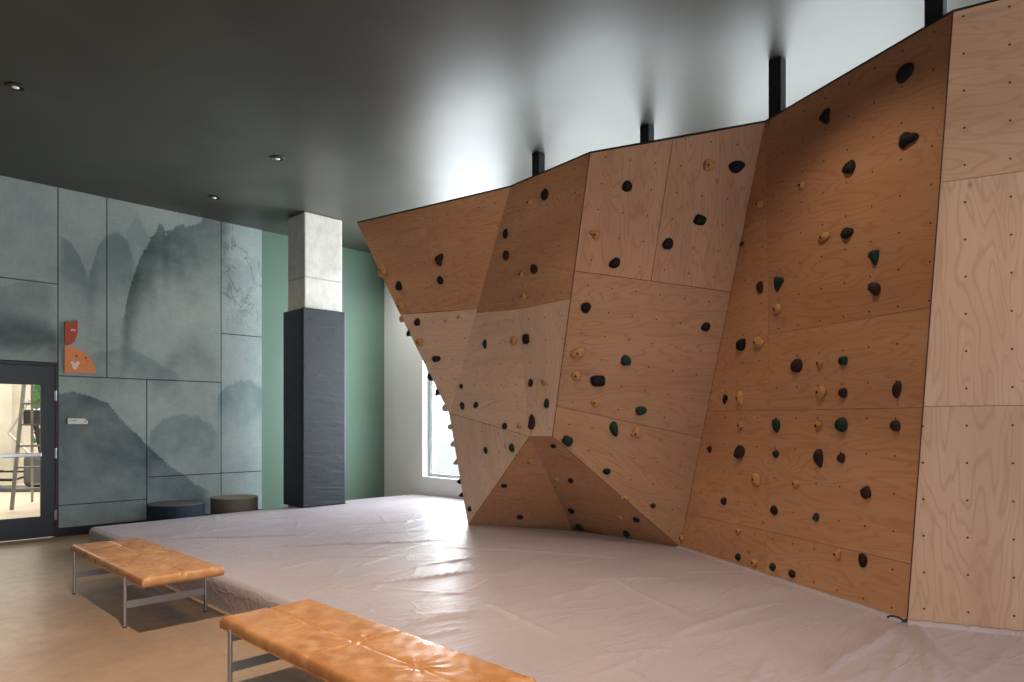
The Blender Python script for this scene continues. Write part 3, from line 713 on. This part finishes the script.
for a, b in ((p4, pV1), (p5, pV2), (pT, pA), (pE, pB)):
    off = np.array([.5, .15, 0])*.35
    flat(bm, Vector(a+off-[0, 0, .15]), Vector(b+off), .09, .14)
o = obj('frame_stud', bm, M['gap'], cwall); o.matrix_parent_inverse = CW_I
bm = bmesh.new()                     # black kick board between sheets and floor
kb = [pS, pM, pA, pB, extend(*rl[3], 3.38)]
for a, b in zip(kb, kb[1:]):
    d = (b-a)/np.linalg.norm(b-a); n = np.array([-d[1], d[0], 0]); n = n if n@(O3-a) < 0 else -n
    q = [a+n*.006, b+n*.006, b+n*.026, a+n*.026]
    prism(bm, [Vector((p[0], p[1], 0.001)) for p in q], (0, 0, 1), MATZ+.004)
o = obj('kick_board', bm, M['gap'], cwall); o.matrix_parent_inverse = CW_I
for a, b in ((p5, pV2), (pE, pB), (pV2, pA), (pT, pA), (pL, pV1), (pV1, pS), (pV1, pV2)):
    bm = bmesh.new(); w_ = .0035 if a is p5 or a is pE else .0018
    bar(bm, Vector(a), Vector(b), w_, 6)
    o = obj('joint_strip', bm, M['seam'], cwall); o.matrix_parent_inverse = CW_I
# steel posts to the ceiling
for (x, y), lb in zip([(5.40, 4.89), (5.64, 3.69), (5.33, 2.28), (4.80, 1.07)], [
        'short black steel post from wall top to ceiling, nearest the concrete column', 'short black steel post above the tall middle facet of the climbing wall',
        'black steel post rising where the tall middle facet meets the broad facet', 'black steel post at the top edge of the picture beside the bare end facet']):
    bm = bmesh.new(); box(bm, -.05, .05, -.05, .05, 0, 1.18, .004, 1)
    t_ = thing('steel_post', lb, 'post', (x, y, ZC-1.18), 'steel posts above the climbing wall'); obj('tube', bm, M['black'], t_)
    bm = bmesh.new(); bm.free()
# mat lip along the foot of the wall
bm = bmesh.new()
for a, b in ((pA, pB), (pB, pR)):
    d = b-a; L = np.linalg.norm(d); d = d/L; n = np.array([-d[1], d[0], 0]); n = n if n@(O3-a) > 0 else -n
    N_ = 24; prev = None
    for i in range(N_+1):
        c = a+d*L*i/N_; hh = .008+.002*math.sin(i*1.9)+.001*math.sin(i*5.1)
        r = [bm.verts.new(Vector(c+n*w+np.array([0, 0, z]))) for w, z in ((-.0, -.01), (.0, hh+.01), (.025, hh+.006), (.045, hh*.4), (.06, -.012))]
        if prev: [bm.faces.new((prev[k_], prev[k_+1], r[k_+1], r[k_])) for k_ in range(4)]
        prev = r
obj('edge_flap', bm, M['vinyl'], bpy.data.objects['crash_mat'], True)
bm = bmesh.new(); c = pB+np.array([-.10, .03, .012])
for i in range(10):
    a0, a1 = i/10*math.pi, (i+1)/10*math.pi
    bar(bm, (c[0]+.02*math.cos(a0), c[1]+.05*math.cos(a0), c[2]+.012+.02*math.sin(a0)), (c[0]+.02*math.cos(a1), c[1]+.05*math.cos(a1), c[2]+.012+.02*math.sin(a1)), .006, 8)
tag(obj('strap_loop', bm, M['strap']), 'small black strap loop on the mat at the foot of the climbing wall', 'strap')
#HOLDS
# ------------------------------------------------------------------ climbing holds
def holdmat(name, col, rough, var=.35):
    t = NT(name); oc = t.n('ShaderNodeTexCoord').outputs['Object']
    f = t.noise(oc, 25, 5, .65, .3)
    c = t.mix(t.maprange(f, .3, .7), rgb(*[x*(1-var) for x in col]), rgb(*[x*(1+var) for x in col]))
    t.bump(t.noise(oc, 140, 4, .7), .35, .004)
    return t.fin(c, rough, 0, .22)
HM = {'k': holdmat('black_hold_resin', (.009, .007, .0075), .7), 'm': holdmat('dark_brown_hold_resin', (.028, .011, .010), .65),
      'g': holdmat('dark_green_hold_resin', (.006, .028, .020), .6), 't': holdmat('tan_hold_wood', (.46, .235, .085), .55, .18), 'p': holdmat('pale_grey_hold_resin', (.35, .36, .32), .6)}
CN = {'k': 'black', 'm': 'dark brown', 'g': 'dark green', 't': 'tan', 'p': 'pale grey'}
PLN = {'A': plA, 'B': plB, 'D': plD, 'T1': plT1, 'T2': plT2, 'C': plC, 'E': plE, 'R': plR, 'S0': retn[0], 'S1': retn[1]}
hm_bolt = plain('hold_bolt_black', (.008, .008, .008), .5, .3)
def hold(key, x, y, w, h, col, kind, desc, ang=0, seed=0):
    pl = PLN[key]; c = onpl(pl, x, y); n = pl[0]
    u, v = basis(pl)
    if key in ('S0', 'S1'):          # on the far side of the left edge: anchor on the edge line itself
        a, b = ((p3, pL), (pL, pS))[int(key[1])]
        ys = [422-683*(p[2]-CAM_Z)/(p[0]*math.sin(TH)+p[1]*math.cos(TH)) for p in (a, b)]
        best = min((abs((lambda p: 422-683*(p[2]-CAM_Z)/(p[0]*math.sin(TH)+p[1]*math.cos(TH)))(a+(b-a)*f_)-y), f_) for f_ in np.linspace(0, 1, 200))
        c = a+(b-a)*best[1]+ret*.022
        sc = 7.6/683
    else:
        sc = (c[0]*math.sin(TH)+c[1]*math.cos(TH))/683
    # foreshortening of the facet
    W_, H_ = w*sc/2, h*sc/2
    vd = (c-O3)/np.linalg.norm(c-O3)
    H_ *= 1.10; W_ *= 1.12
    dp = max(.024, .8*min(W_, H_)) if key[0] != 'S' else .062
    rr = random.Random(int(x*31+y*17)+seed)
    ph = [rr.uniform(0, 6.28) for _ in range(6)]
    bm = bmesh.new(); bmesh.ops.create_icosphere(bm, subdivisions=3, radius=1)
    for q in bm.verts:
        a_, b_, c_ = q.co
        th = math.atan2(b_, a_); lump = 1+.10*math.sin(2*th+ph[0])+.07*math.sin(3*th+ph[1])+.05*math.sin(5*th+ph[2])*c_+.07*math.sin(4*c_+ph[3]+th)
        if kind == 'lobed': lump *= 1+.24*math.cos(3*th+ph[4])
        if kind == 'slab': a_ = math.copysign(abs(a_)**.65, a_); b_ = math.copysign(abs(b_)**.65, b_); lump = 1+(lump-1)*.5
        if kind == 'wedge': lump *= 1+.22*(b_ if rr.random() < 2 else 0); c_ = c_*(1.0-.5*b_)
        if kind == 'bean': a_ = a_*.72+.42*(1-b_*b_)-.2
        if kind == 'crescent': a_ = (a_*.85 if a_ < 0 else a_*.55); c_ = c_*(1.1 if a_ < 0 else .6)
        if kind == 'round': lump = 1+(lump-1)*.6
        if kind == 'two': lump *= 1+.12*math.cos(2*th)
        a_, b_ = a_*lump, b_*lump
        ca, sa = math.cos(ang), math.sin(ang); X_ = a_*W_; Y_ = b_*H_
        q.co = (X_*ca-Y_*sa, X_*sa+Y_*ca, (c_*dp if c_ > 0 else max(c_, -.0)*dp)+.0005)
    # scooped grip on larger ones
    for f in bm.faces: f.smooth = True
    bmesh.ops.remove_doubles(bm, verts=bm.verts, dist=.0003)
    me = bpy.data.meshes.new('climbing_hold'); bm.to_mesh(me); bm.free(); me.materials.append(HM[col])
    R3 = Matrix(((u[0], v[0], n[0]), (u[1], v[1], n[1]), (u[2], v[2], n[2])))
    o = bpy.data.objects.new('climbing_hold', me); C.objects.link(o)
    # the picture position is the middle of the lump, so step back along the wall for its depth
    shift = np.zeros(3)
    if key[0] != 'S':
        mid = c+n*dp*.4; r = (mid-O3); r = r/np.linalg.norm(r); tgt = (c-O3)/np.linalg.norm(c-O3)
        e = mid-O3-tgt*((mid-O3)@tgt); shift = -(e-n*(e@n))
    o.matrix_world = Matrix.Translation(Vector(c+shift)) @ R3.to_4x4()
    tag(o, desc, 'climbing hold', CN[col]+' climbing holds')
    # bolt in its socket
    br_ = min(.007, .28*min(W_, H_)) if col != 't' else min(.0095, .3*min(W_, H_))
    bm = bmesh.new(); ox, oy = -W_*.15, -H_*.05
    bmesh.ops.create_cone(bm, cap_ends=True, segments=12, radius1=br_*1.1, radius2=br_, depth=.006, matrix=Matrix.Translation((ox, oy, dp*(.97))))
    b_ = obj('bolt', bm, hm_bolt, o)
    return o

H = [
 # far-left facet
 ('A', 382.9, 270, 8, 9, 't', 'round', 'tan round hold, highest tan one along the left edge of the far-left facet'),
 ('A', 398.9, 287, 7, 9, 'k', 'wedge', 'black wedge hold near the left edge of the far-left facet between two tan ones'),
 ('A', 400.7, 305.6, 8, 8, 't', 'round', 'tan round hold just below the black wedge near the left edge'),
 ('A', 438.9, 259.8, 9, 10, 'm', 'lobed', 'dark brown lobed hold, highest dark one on the far-left facet'),
 ('A', 440, 280.3, 6, 8, 'k', 'oval', 'small black oval hold directly below the highest brown one on the far-left facet'),
 ('A', 417, 322.4, 7, 7, 'm', 'round', 'dark brown round hold just under the horizontal joint of the far-left facet'),
 ('A', 419.4, 342, 7.5, 8, 't', 'round', 'tan round hold, lowest tan one on the far-left facet'),
 ('A', 435.8, 359, 8, 7, 'm', 'two', 'dark brown two-lobed hold low on the point of the far-left facet'),
 ('A', 458.4, 317.3, 3, 3, 't', 'round', 'tiny tan foothold right of the joint on the far-left facet'),
 # over the left edge
 ('S0', 379, 272, 6, 7, 't', 'oval', 'tan hold peeking round the left edge, topmost on the hidden side'),
 ('S0', 398, 318, 5, 7, 't', 'slab', 'tan block hold peeking round the left edge above the black one'),
 ('S0', 404, 331.6, 6, 6, 'k', 'wedge', 'black hold peeking round the left edge below two tan ones'),
 ('S0', 427.4, 376.7, 6, 8, 'g', 'oval', 'green oval hold on the left edge in front of the window frame'),
 ('S0', 434.6, 392, 7, 7, 'm', 'wedge', 'dark brown hold on the left edge in front of the window glass'),
 ('S0', 443, 407, 7, 6, 'p', 'slab', 'pale grey flat hold on the left edge where the wall bends'),
 ('S1', 448.5, 426.4, 5, 6, 'p', 'round', 'pale grey hold on the left edge just under the bend'),
 ('S1', 451.5, 444, 5, 6, 'p', 'oval', 'pale grey hold on the left edge halfway down the window'),
 ('S1', 455, 462.4, 5, 6, 'p', 'wedge', 'pale grey hold on the left edge near the window sill'),
 ('S1', 458.3, 481.5, 4, 5, 'k', 'round', 'small black hold on the left edge just under the window sill'),
 ('S1', 459.2, 494.8, 4, 5, 'k', 'wedge', 'small black hold, lowest on the left edge above the mat'),
 # narrow second facet
 ('B', 505.4, 234, 6, 9, 'k', 'oval', 'black slim hold on the left edge of the second facet, above the spiky one'),
 ('B', 506, 256, 7, 10, 'm', 'wedge', 'dark brown pointed hold below the slim black one on the second facet'),
 ('B', 521.6, 273.8, 6, 7, 't', 'lobed', 'tan hold left of the dark brown rounded one on the second facet'),
 ('B', 523.5, 296, 6, 7, 't', 'oval', 'tan hold just above the short joint of the second facet'),
 ('B', 529.6, 202, 6, 7, 't', 'two', 'tan hold, highest tan one on the second facet beside a dark one'),
 ('B', 544.7, 194.8, 9, 10, 'k', 'round', 'black round hold, topmost on the second facet under the first post'),
 ('B', 534, 270, 9, 9, 'm', 'wedge', 'dark brown rounded hold right of the tan one on the second facet'),
 ('B', 484.9, 343.9, 5, 8, 'g', 'oval', 'green slim hold left of the tan and black pair on the second facet'),
 ('B', 513.6, 340.8, 8, 8, 't', 'round', 'tan round hold paired with the black one in the middle of the second facet'),
 ('B', 525.9, 339, 8, 9, 'k', 'slab', 'black squarish hold paired with the tan round one in the middle of the second facet'),
 ('B', 461.3, 386.4, 4, 4.5, 'm', 'round', 'tiny dark brown hold above two green ones low on the second facet'),
 ('B', 462.3, 405.7, 5.5, 7.5, 'g', 'oval', 'green upright oval hold at the lower left of the second facet'),
 ('B', 475.8, 405.5, 5.5, 6, 'g', 'wedge', 'green wedge hold right of the green oval low on the second facet'),
 ('B', 504.6, 425.8, 6, 6, 'm', 'round', 'dark brown round hold above the facet joint, left of a small tan one'),
 ('B', 519.4, 426.2, 5, 5, 't', 'round', 'small tan hold between the round brown and the large pointed brown ones'),
 ('B', 530.7, 382.9, 6, 7, 'm', 'oval', 'dark brown oval hold on the narrow strip of the second facet beside a tan one'),
 ('B', 544, 381.9, 5.5, 6, 't', 'lobed', 'small tan hold on the narrow strip of the second facet beside the brown oval'),
 ('B', 546.5, 403.6, 6.5, 8.5, 'g', 'oval', 'green oval hold above the large pointed brown one on the narrow strip'),
 ('B', 531.7, 424, 9, 13, 'm', 'wedge', 'large dark brown pointed hold at the foot of the narrow strip'),
 # pale lower-left facet
 ('D', 511.8, 447.8, 7, 8, 'g', 'round', 'dark green round hold near the apex of the pale lower-left facet'),
 ('D', 485.8, 450.5, 5, 6, 'g', 'oval', 'small green oval hold in the middle of the pale lower-left facet'),
 ('D', 469.6, 509, 5, 5.5, 'g', 'round', 'small green hold at the foot of the pale lower-left facet'),
 # dark triangle
 ('T1', 530.2, 461.3, 6, 5.5, 't', 'two', 'tan hold at the top of the dark triangular base facet'),
 ('T1', 503.9, 485.8, 5.5, 5, 'k', 'round', 'small black hold on the left slope of the dark triangular base facet'),
 ('T1', 519.9, 517, 6, 5.5, 'k', 'round', 'small black hold near the mat on the dark triangular base facet'),
 # recessed base facet
 ('T2', 553.4, 446, 6, 4.5, 'k', 'round', 'small black hold at the top of the shaded recessed base facet'),
 ('T2', 555.7, 479.2, 7, 5, 't', 'two', 'tan hold left of the black one in the upper recessed base facet'),
 ('T2', 570.9, 480.6, 6.5, 5, 'k', 'wedge', 'black hold right of the tan one in the upper recessed base facet'),
 ('T2', 571.7, 511, 7, 6, 'k', 'wedge', 'black wedge hold halfway down the left of the recessed base facet'),
 ('T2', 580, 527, 8, 7, 'g', 'oval', 'dark green hold touching the mat line, left foot of the recessed base facet'),
 ('T2', 619.4, 517.2, 7, 5, 't', 'oval', 'tan oval hold low on the recessed base facet between black and green ones'),
 ('T2', 636.4, 519.7, 7, 6, 'k', 'round', 'black hold low on the recessed base facet beside its slanting upper edge'),
 ('T2', 626.8, 533.9, 8, 7, 'g', 'wedge', 'dark green hold, lowest one right of centre on the recessed base facet'),
 # tall middle facet
 ('C', 627.4, 186, 9.5, 9.5, 'k', 'round', 'black round hold, highest on the tall middle facet left of its upright joint'),
 ('C', 595.6, 234.4, 8.5, 8, 't', 'lobed', 'tan hold near the left edge high on the tall middle facet'),
 ('C', 615, 263, 10, 9, 'k', 'oval', 'black slanted oval hold just above the upper joint of the tall middle facet', .5),
 ('C', 709.4, 165, 11, 9, 't', 'oval', 'tan oval hold left of the black one at the top of the tall middle facet'),
 ('C', 737, 168, 14, 10, 'k', 'wedge', 'large black hold at the top right corner of the tall middle facet'),
 ('C', 700, 220, 10, 9.5, 'k', 'slab', 'black angular hold on the upper right sheet of the tall middle facet', -.4),
 ('C', 668, 244, 10, 10, 'k', 'round', 'black round hold right of the upright joint, above the joint of the tall middle facet'),
 ('C', 706, 327.7, 8.5, 7.5, 'k', 'wedge', 'black hold alone at the right side of the tall middle facet'),
 ('C', 585.7, 307.4, 8.5, 10, 'k', 'oval', 'black oval hold alone at the left side below the upper joint', .5),
 ('C', 578.5, 353, 12, 11, 't', 'two', 'large tan hold at the left of the tall middle facet, above a smaller tan one', .6),
 ('C', 625.3, 362, 10, 8.5, 'g', 'wedge', 'green-black hold in the middle of the tall middle facet', -.5),
 ('C', 576.5, 375.7, 9, 8, 't', 'round', 'tan hold under the large tan one at the left of the tall middle facet'),
 ('C', 598, 380.9, 13.5, 10, 'k', 'slab', 'wide black hold right of the two tan ones on the tall middle facet'),
 ('C', 595.4, 402.7, 8.5, 6, 't', 'oval', 'flat tan hold under the wide black one on the tall middle facet'),
 ('C', 640.3, 411.7, 9, 8.5, 'g', 'wedge', 'green wedge hold just above the lower joint of the tall middle facet', -.3),
 ('C', 614.3, 429.4, 8, 13, 'g', 'oval', 'tall dark green oval hold just below the lower joint of the tall middle facet', .15),
 ('C', 636.2, 433.5, 8.5, 9, 't', 'lobed', 'tan hold right of the tall green oval on the lower middle facet'),
 ('C', 567.5, 441, 9.5, 9, 'g', 'slab', 'dark green blocky hold at the lower left corner of the middle facet', -.5),
 ('C', 606.6, 471.6, 7.5, 5.5, 'k', 'round', 'small black hold above the slanting lower edge of the middle facet'),
 ('C', 625, 498, 7, 4.5, 't', 'oval', 'small tan hold on the slanting lower edge of the middle facet'),
 ('C', 653, 506, 4.5, 4.5, 'm', 'round', 'tiny dark brown hold low on the right of the middle facet'),
 # broad facet
 ('E', 904.4, 72.8, 17, 16, 'k', 'round', 'large black round hold, highest of all on the broad facet'),
 ('E', 825.2, 116.7, 11.5, 11.5, 'k', 'lobed', 'black hold high on the broad facet, nearest the post'),
 ('E', 849.1, 168.2, 13, 13, 'k', 'wedge', 'black chunky hold between the high lobed ones and the tan pair on the broad facet'),
 ('E', 906.5, 139.6, 18, 14, 'k', 'lobed', 'large three-lobed black hold near the top right edge of the broad facet'),
 ('E', 802, 185, 9, 8, 't', 'two', 'dull tan hold high on the left of the broad facet'),
 ('E', 759.3, 204, 9, 8, 't', 'round', 'tan hold beside the upper left edge of the broad facet'),
 ('E', 742.3, 244, 4, 4, 'm', 'round', 'tiny dark brown foothold on the upper left edge of the broad facet'),
 ('E', 823.7, 237, 13, 9, 't', 'two', 'tan two-lobed hold left of the black one at the upper middle of the broad facet'),
 ('E', 846.7, 233.8, 13, 11, 'k', 'wedge', 'black five-sided hold right of the tan two-lobed one on the broad facet'),
 ('E', 873.5, 256.7, 14, 13, 'g', 'bean', 'dark green bean-shaped hold above the brown bean on the broad facet', .6),
 ('E', 873.5, 289, 15, 14, 'm', 'bean', 'dark brown bean-shaped hold under the green bean on the broad facet', .6),
 ('E', 760, 287, 8, 11, 'm', 'oval', 'dark brown oval hold left of the green one at the left of the broad facet'),
 ('E', 778.5, 282.5, 12, 11, 'g', 'lobed', 'dark green lobed hold right of the brown oval at the left of the broad facet'),
 ('E', 777.3, 309, 10, 9, 't', 'round', 'tan hold below the dark green lobed one on the broad facet'),
 ('E', 741.2, 344.8, 11, 11, 'k', 'slab', 'black squarish hold paired with a tan one at the left of the broad facet'),
 ('E', 758, 342.2, 12, 11, 't', 'two', 'tan knobbly hold paired with the black squarish one on the broad facet'),
 ('E', 796.8, 365.5, 12, 14, 'm', 'oval', 'dark brown slanted oval hold in the middle of the broad facet', -.5),
 ('E', 819.8, 363.3, 7.5, 7.5, 't', 'round', 'small tan hold between the brown oval and a green one'),
 ('E', 843, 360.8, 10, 8, 'g', 'slab', 'small green blocky hold right of a small tan one in mid broad facet'),
 ('E', 820.8, 392, 11, 11, 't', 'slab', 'bright tan angular hold just above the long joint of the broad facet', .7),
 ('E', 842.8, 392.8, 9.5, 9.5, 'm', 'round', 'dark brown round hold right of the bright tan angular one'),
 ('E', 725.3, 399, 6, 8, 'k', 'lobed', 'small black hold left of the tall tan oval'),
 ('E', 740, 398, 9.5, 14, 't', 'oval', 'tall tan oval hold at the left of the broad facet'),
 ('E', 740.7, 425.3, 7.5, 8, 't', 'round', 'small tan hold directly below the tall tan oval'),
 ('E', 776.2, 425, 9, 14, 'g', 'oval', 'dark green slanted oval hold just under the long joint', .45),
 ('E', 818.3, 425.5, 8, 8, 't', 'lobed', 'small tan hold left of the large green round one'),
 ('E', 841, 424.7, 13, 14, 'g', 'round', 'large dark green round hold under the long joint of the broad facet'),
 ('E', 709.7, 449, 6, 6, 'm', 'round', 'small dark brown hold near the left edge at mid height of the broad facet'),
 ('E', 739.3, 453.2, 12, 13, 'm', 'wedge', 'dark brown chunky hold in the lower left of the broad facet'),
 ('E', 775.6, 453.8, 7.5, 7, 'g', 'oval', 'small green hold under the green slanted oval', .5),
 ('E', 819.4, 457.7, 13, 18, 'm', 'crescent', 'large dark brown half-moon hold in the lower middle of the broad facet'),
 ('E', 841, 458.5, 9.5, 8, 'm', 'wedge', 'dark brown three-cornered hold right of the half-moon'),
 ('E', 897.5, 389, 11, 16, 'm', 'crescent', 'dark brown ridged hold near the right edge above the long joint'),
 ('E', 895, 425.7, 10.5, 10.5, 'm', 'round', 'dark brown round hold near the right edge below the long joint'),
 ('E', 756.2, 479.6, 10, 12, 't', 'slab', 'bright tan upright hold in the lower left of the broad facet'),
 ('E', 795.7, 483.7, 8.5, 7, 't', 'oval', 'small bright tan hold left below the half-moon', -.4),
 ('E', 723.8, 501, 7.5, 7, 'm', 'two', 'dark brown hold at the lower left above the bottom joint'),
 ('E', 774, 510.4, 9, 9, 'k', 'round', 'black round hold low in the middle of the broad facet'),
 ('E', 816, 517.8, 8, 6.5, 'g', 'wedge', 'small green hold low in the middle, right of the black round one'),
 ('E', 738.8, 531.2, 6, 6, 't', 'lobed', 'small tan hold on the bottom left sheet of the broad facet'),
 ('E', 738, 556.8, 6.5, 6.5, 'k', 'round', 'small black hold close to the mat, leftmost of the bottom row'),
 ('E', 754.6, 562.6, 6.5, 7, 't', 'two', 'small tan hold close to the mat, between black and green ones'),
 ('E', 772.7, 566.9, 7.5, 7.5, 'g', 'round', 'small green hold close to the mat in the bottom row'),
 ('E', 792, 573.7, 8.5, 7.5, 'm', 'oval', 'dark brown hold close to the mat, rightmost of the bottom row', -.4),
 ('E', 837.3, 554.4, 8, 8, 't', 'lobed', 'small tan hold left of the black three-cornered one near the bottom'),
 ('E', 865.7, 492.4, 10, 11, 'm', 'slab', 'dark brown angular hold in the lower right of the broad facet', .5),
 ('E', 863.2, 560.2, 11, 11, 'k', 'wedge', 'black three-cornered hold at the lower right near the mat', 1.6),
 ('E', 682, 538, 5, 6, 't', 'oval', 'small tan hold at the bottom left corner of the broad facet'),
]
for r in H: hold(*r)

# ------------------------------------------------------------------ benches
def cushion(bx, by, W_, L_, T_):
    n1, n2 = 84, 200; bm = bmesh.new()
    def top(u, v):
        z = T_*.5
        e = min(W_/2-abs(u), L_/2-abs(v))
        z += .008*(1-math.exp(-max(e, 0)/.06))
        for s in (u,): z -= .009*math.exp(-(s/.008)**2)
        z -= .009*math.exp(-(v/.008)**2)
        for (a, b) in ((0, 0), (0, -L_/4), (0, L_/4)):
            r = math.hypot(u-a, v-b); z -= .012*math.exp(-(r/.035)**2)
            an = math.atan2(v-b, u-a); z += .0022*math.sin(an*9+a*3+b*5)*math.exp(-((r-.07)/.06)**2)
        z += .0012*math.sin(u*37+v*11)*math.sin(v*23-u*9)+.0006*math.sin(v*61+3*math.sin(u*20))
        return z
    rad = T_*.34; grid = []
    for i in range(n1+1):
        row = []
        for j in range(n2+1):
            u = -W_/2+W_*i/n1; v = -L_/2+L_*j/n2
            eu = max(0, 1-(W_/2-abs(u))/rad); ev = max(0, 1-(L_/2-abs(v))/rad); e = min(1, math.hypot(eu, ev))
            dz = rad*(1-math.sqrt(max(0, 1-e*e)))
            row.append(bm.verts.new((u, v, top(u, v)-dz)))
        grid.append(row)
    for i in range(n1):
        for j in range(n2): bm.faces.new((grid[i][j], grid[i+1][j], grid[i+1][j+1], grid[i][j+1]))
    # lower edge and underside
    rim = [grid[i][0] for i in range(n1+1)]+[grid[n1][j] for j in range(1, n2+1)]+[grid[i][n2] for i in range(n1-1, -1, -1)]+[grid[0][j] for j in range(n2-1, 0, -1)]
    prev = rim
    for zz, ins in ((-T_*.15, 0), (-T_*.42, .001), (-T_*.5, .012)):
        ring = [bm.verts.new((v.co.x*(1-ins*2/W_), v.co.y*(1-ins*2/L_), zz)) for v in rim]
        for k_ in range(len(rim)): bm.faces.new((prev[k_], prev[(k_+1) % len(rim)], ring[(k_+1) % len(rim)], ring[k_]))
        prev = ring
    bm.faces.new(prev[::-1])
    return bm
BW, BL = .53, 1.77
def make_bench(label):
    t = thing('bench', label, 'bench', (1.75, 5.685, 0), 'tan leather benches beside the mat')
    o = obj('cushion', cushion(0, 0, BW, BL, .062), M['leather'], t, True); o.location = (0, 0, .352)
    bm = bmesh.new()
    for s in (-1, 1): box(bm, s*(BW/2)-.0015, s*(BW/2)+.0015, -BL/2+.03, BL/2-.03, .327, .330)
    o = obj('piping', bm, M['leather'], t)
    yf, yb = 5.14-5.685, 6.43-5.685; lx_ = BW/2+.004
    for yy in (yf, yb):
        for s in (-1, 1):
            bm = bmesh.new(); bar(bm, (s*lx_, yy, 0.004), (s*lx_, yy, .345), .0115, 14); lathe(bm, [(.0, .0), (.0135, 0), (.0135, .008), (.0, .0085)], (s*lx_, yy, 0), 14) if False else None
            lg = obj('leg', bm, M['leg'], t, False)
            bm = bmesh.new(); bar(bm, (s*lx_, yy, 0), (s*lx_, yy, .008), .0135, 14); obj('foot_cap', bm, M['gymblack'], lg)
        bm = bmesh.new(); box(bm, -lx_, lx_, yy-.005, yy+.005, .130, .178); obj('cross_bar', bm, M['leg'], t)
        bm = bmesh.new(); box(bm, -lx_, lx_, yy-.005, yy+.005, .285, .321); obj('seat_bar', bm, M['leg'], t)
    bm = bmesh.new(); box(bm, -.022, .022, yf, yb, .152, .160); obj('long_bar', bm, M['leg'], t)
    return t
b1 = make_bench('tan leather bench on grey metal legs, the farther one, wholly in view')
def dup(root, loc, label):
    r = root.copy(); C.objects.link(r); r.location = loc; r['label'] = label
    for ch in list(root.children):
        c_ = ch.copy(); C.objects.link(c_); c_.parent = r
        for g_ in ch.children: d_ = g_.copy(); C.objects.link(d_); d_.parent = c_
    return r
dup(b1, (1.745, 2.70, 0), 'tan leather bench, the nearer one, cut off by the bottom edge of the picture')

# ------------------------------------------------------------------ poufs
def pouf(x, y, r, h, m1, m2, label):
    t = thing('pouf', label, 'pouf', (x, y, 0), 'drum poufs against the mural')
    bm = bmesh.new(); lathe(bm, [(r-.012, 0), (r, .012), (r, h-.02), (r-.004, h-.012)], n=56); obj('drum', bm, m1, t, True)
    bm = bmesh.new(); lathe(bm, [(r-.004, h-.014), (r-.006, h-.004), (r-.02, h), (r*.5, h+.006), (.01, h+.008)], n=56); obj('top_cushion', bm, m2, t, True)
    bm = bmesh.new()
    prof = [(r+.004*math.cos(a), h-.014+.004*math.sin(a)) for a in [k_*math.pi/4 for k_ in range(8)]]
    rings = [[bm.verts.new((q[0]*math.cos(2*math.pi*k_/56), q[0]*math.sin(2*math.pi*k_/56), q[1])) for k_ in range(56)] for q in prof]
    for i in range(8):
        for k_ in range(56): bm.faces.new((rings[i][k_], rings[i][(k_+1) % 56], rings[(i+1) % 8][(k_+1) % 56], rings[(i+1) % 8][k_]))
    obj('piping', bm, m1, t, True)
c1 = aty(176, 504, 9.15); c2 = aty(234.5, 500, 9.32)
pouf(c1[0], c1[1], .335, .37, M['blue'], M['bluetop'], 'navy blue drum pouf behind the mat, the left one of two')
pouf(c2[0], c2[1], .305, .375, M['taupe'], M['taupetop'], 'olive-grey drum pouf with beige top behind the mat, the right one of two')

# ------------------------------------------------------------------ downlights
for (x, y), lb in (((1.20, 7.09), 'recessed downlight at the far left of the dark ceiling'), ((3.51, 6.99), 'recessed downlight in mid ceiling, the nearer of the two before the column'),
                   ((3.56, 8.78), 'recessed downlight close to the mural wall, left of the column')):
    t = thing('downlight', lb, 'ceiling light', (x, y, ZC-.001), 'recessed ceiling downlights')
    bm = bmesh.new(); prof = [(.05, -.002), (.072, -.002), (.075, -.006), (.068, -.010), (.052, -.008)]
    rings = [[bm.verts.new((q[0]*math.cos(2*math.pi*k_/36), q[0]*math.sin(2*math.pi*k_/36), q[1])) for k_ in range(36)] for q in prof]
    for i in range(5):
        for k_ in range(36): bm.faces.new((rings[i][k_], rings[i][(k_+1) % 36], rings[(i+1) % 5][(k_+1) % 36], rings[(i+1) % 5][k_]))
    obj('trim_ring', bm, M['can'], t, True)
    bm = bmesh.new(); lathe(bm, [(.0505, -.0015), (.048, -.0035), (.02, -.004)], n=30); obj('baffle', bm, M['can'], t)
    bm = bmesh.new(); lathe(bm, [(.012, -.006), (.026, -.009), (.028, -.012), (.01, -.018)], n=24); obj('lens', bm, M['lens'], t, True)

# ------------------------------------------------------------------ outside
bm = bmesh.new(); box(bm, XR+.2, 60, -30, 40, -.12, -.02); struct(obj('ground_outside', bm, M['paving']))
tb = thing('patio_table', 'faint white patio table outside the tall window', 'table', (9.6, 9.35, -.02))
bm = bmesh.new(); bar(bm, (0, 0, 1.12), (0, 0, 1.15), .55, 28); obj('tabletop', bm, M['table'], tb)
for a in (0.4, 2.5, 4.6):
    bm = bmesh.new(); bar(bm, (.35*math.cos(a), .35*math.sin(a), 0), (-.15*math.cos(a), -.15*math.sin(a), 1.12), .02); obj('leg', bm, M['table'], tb)
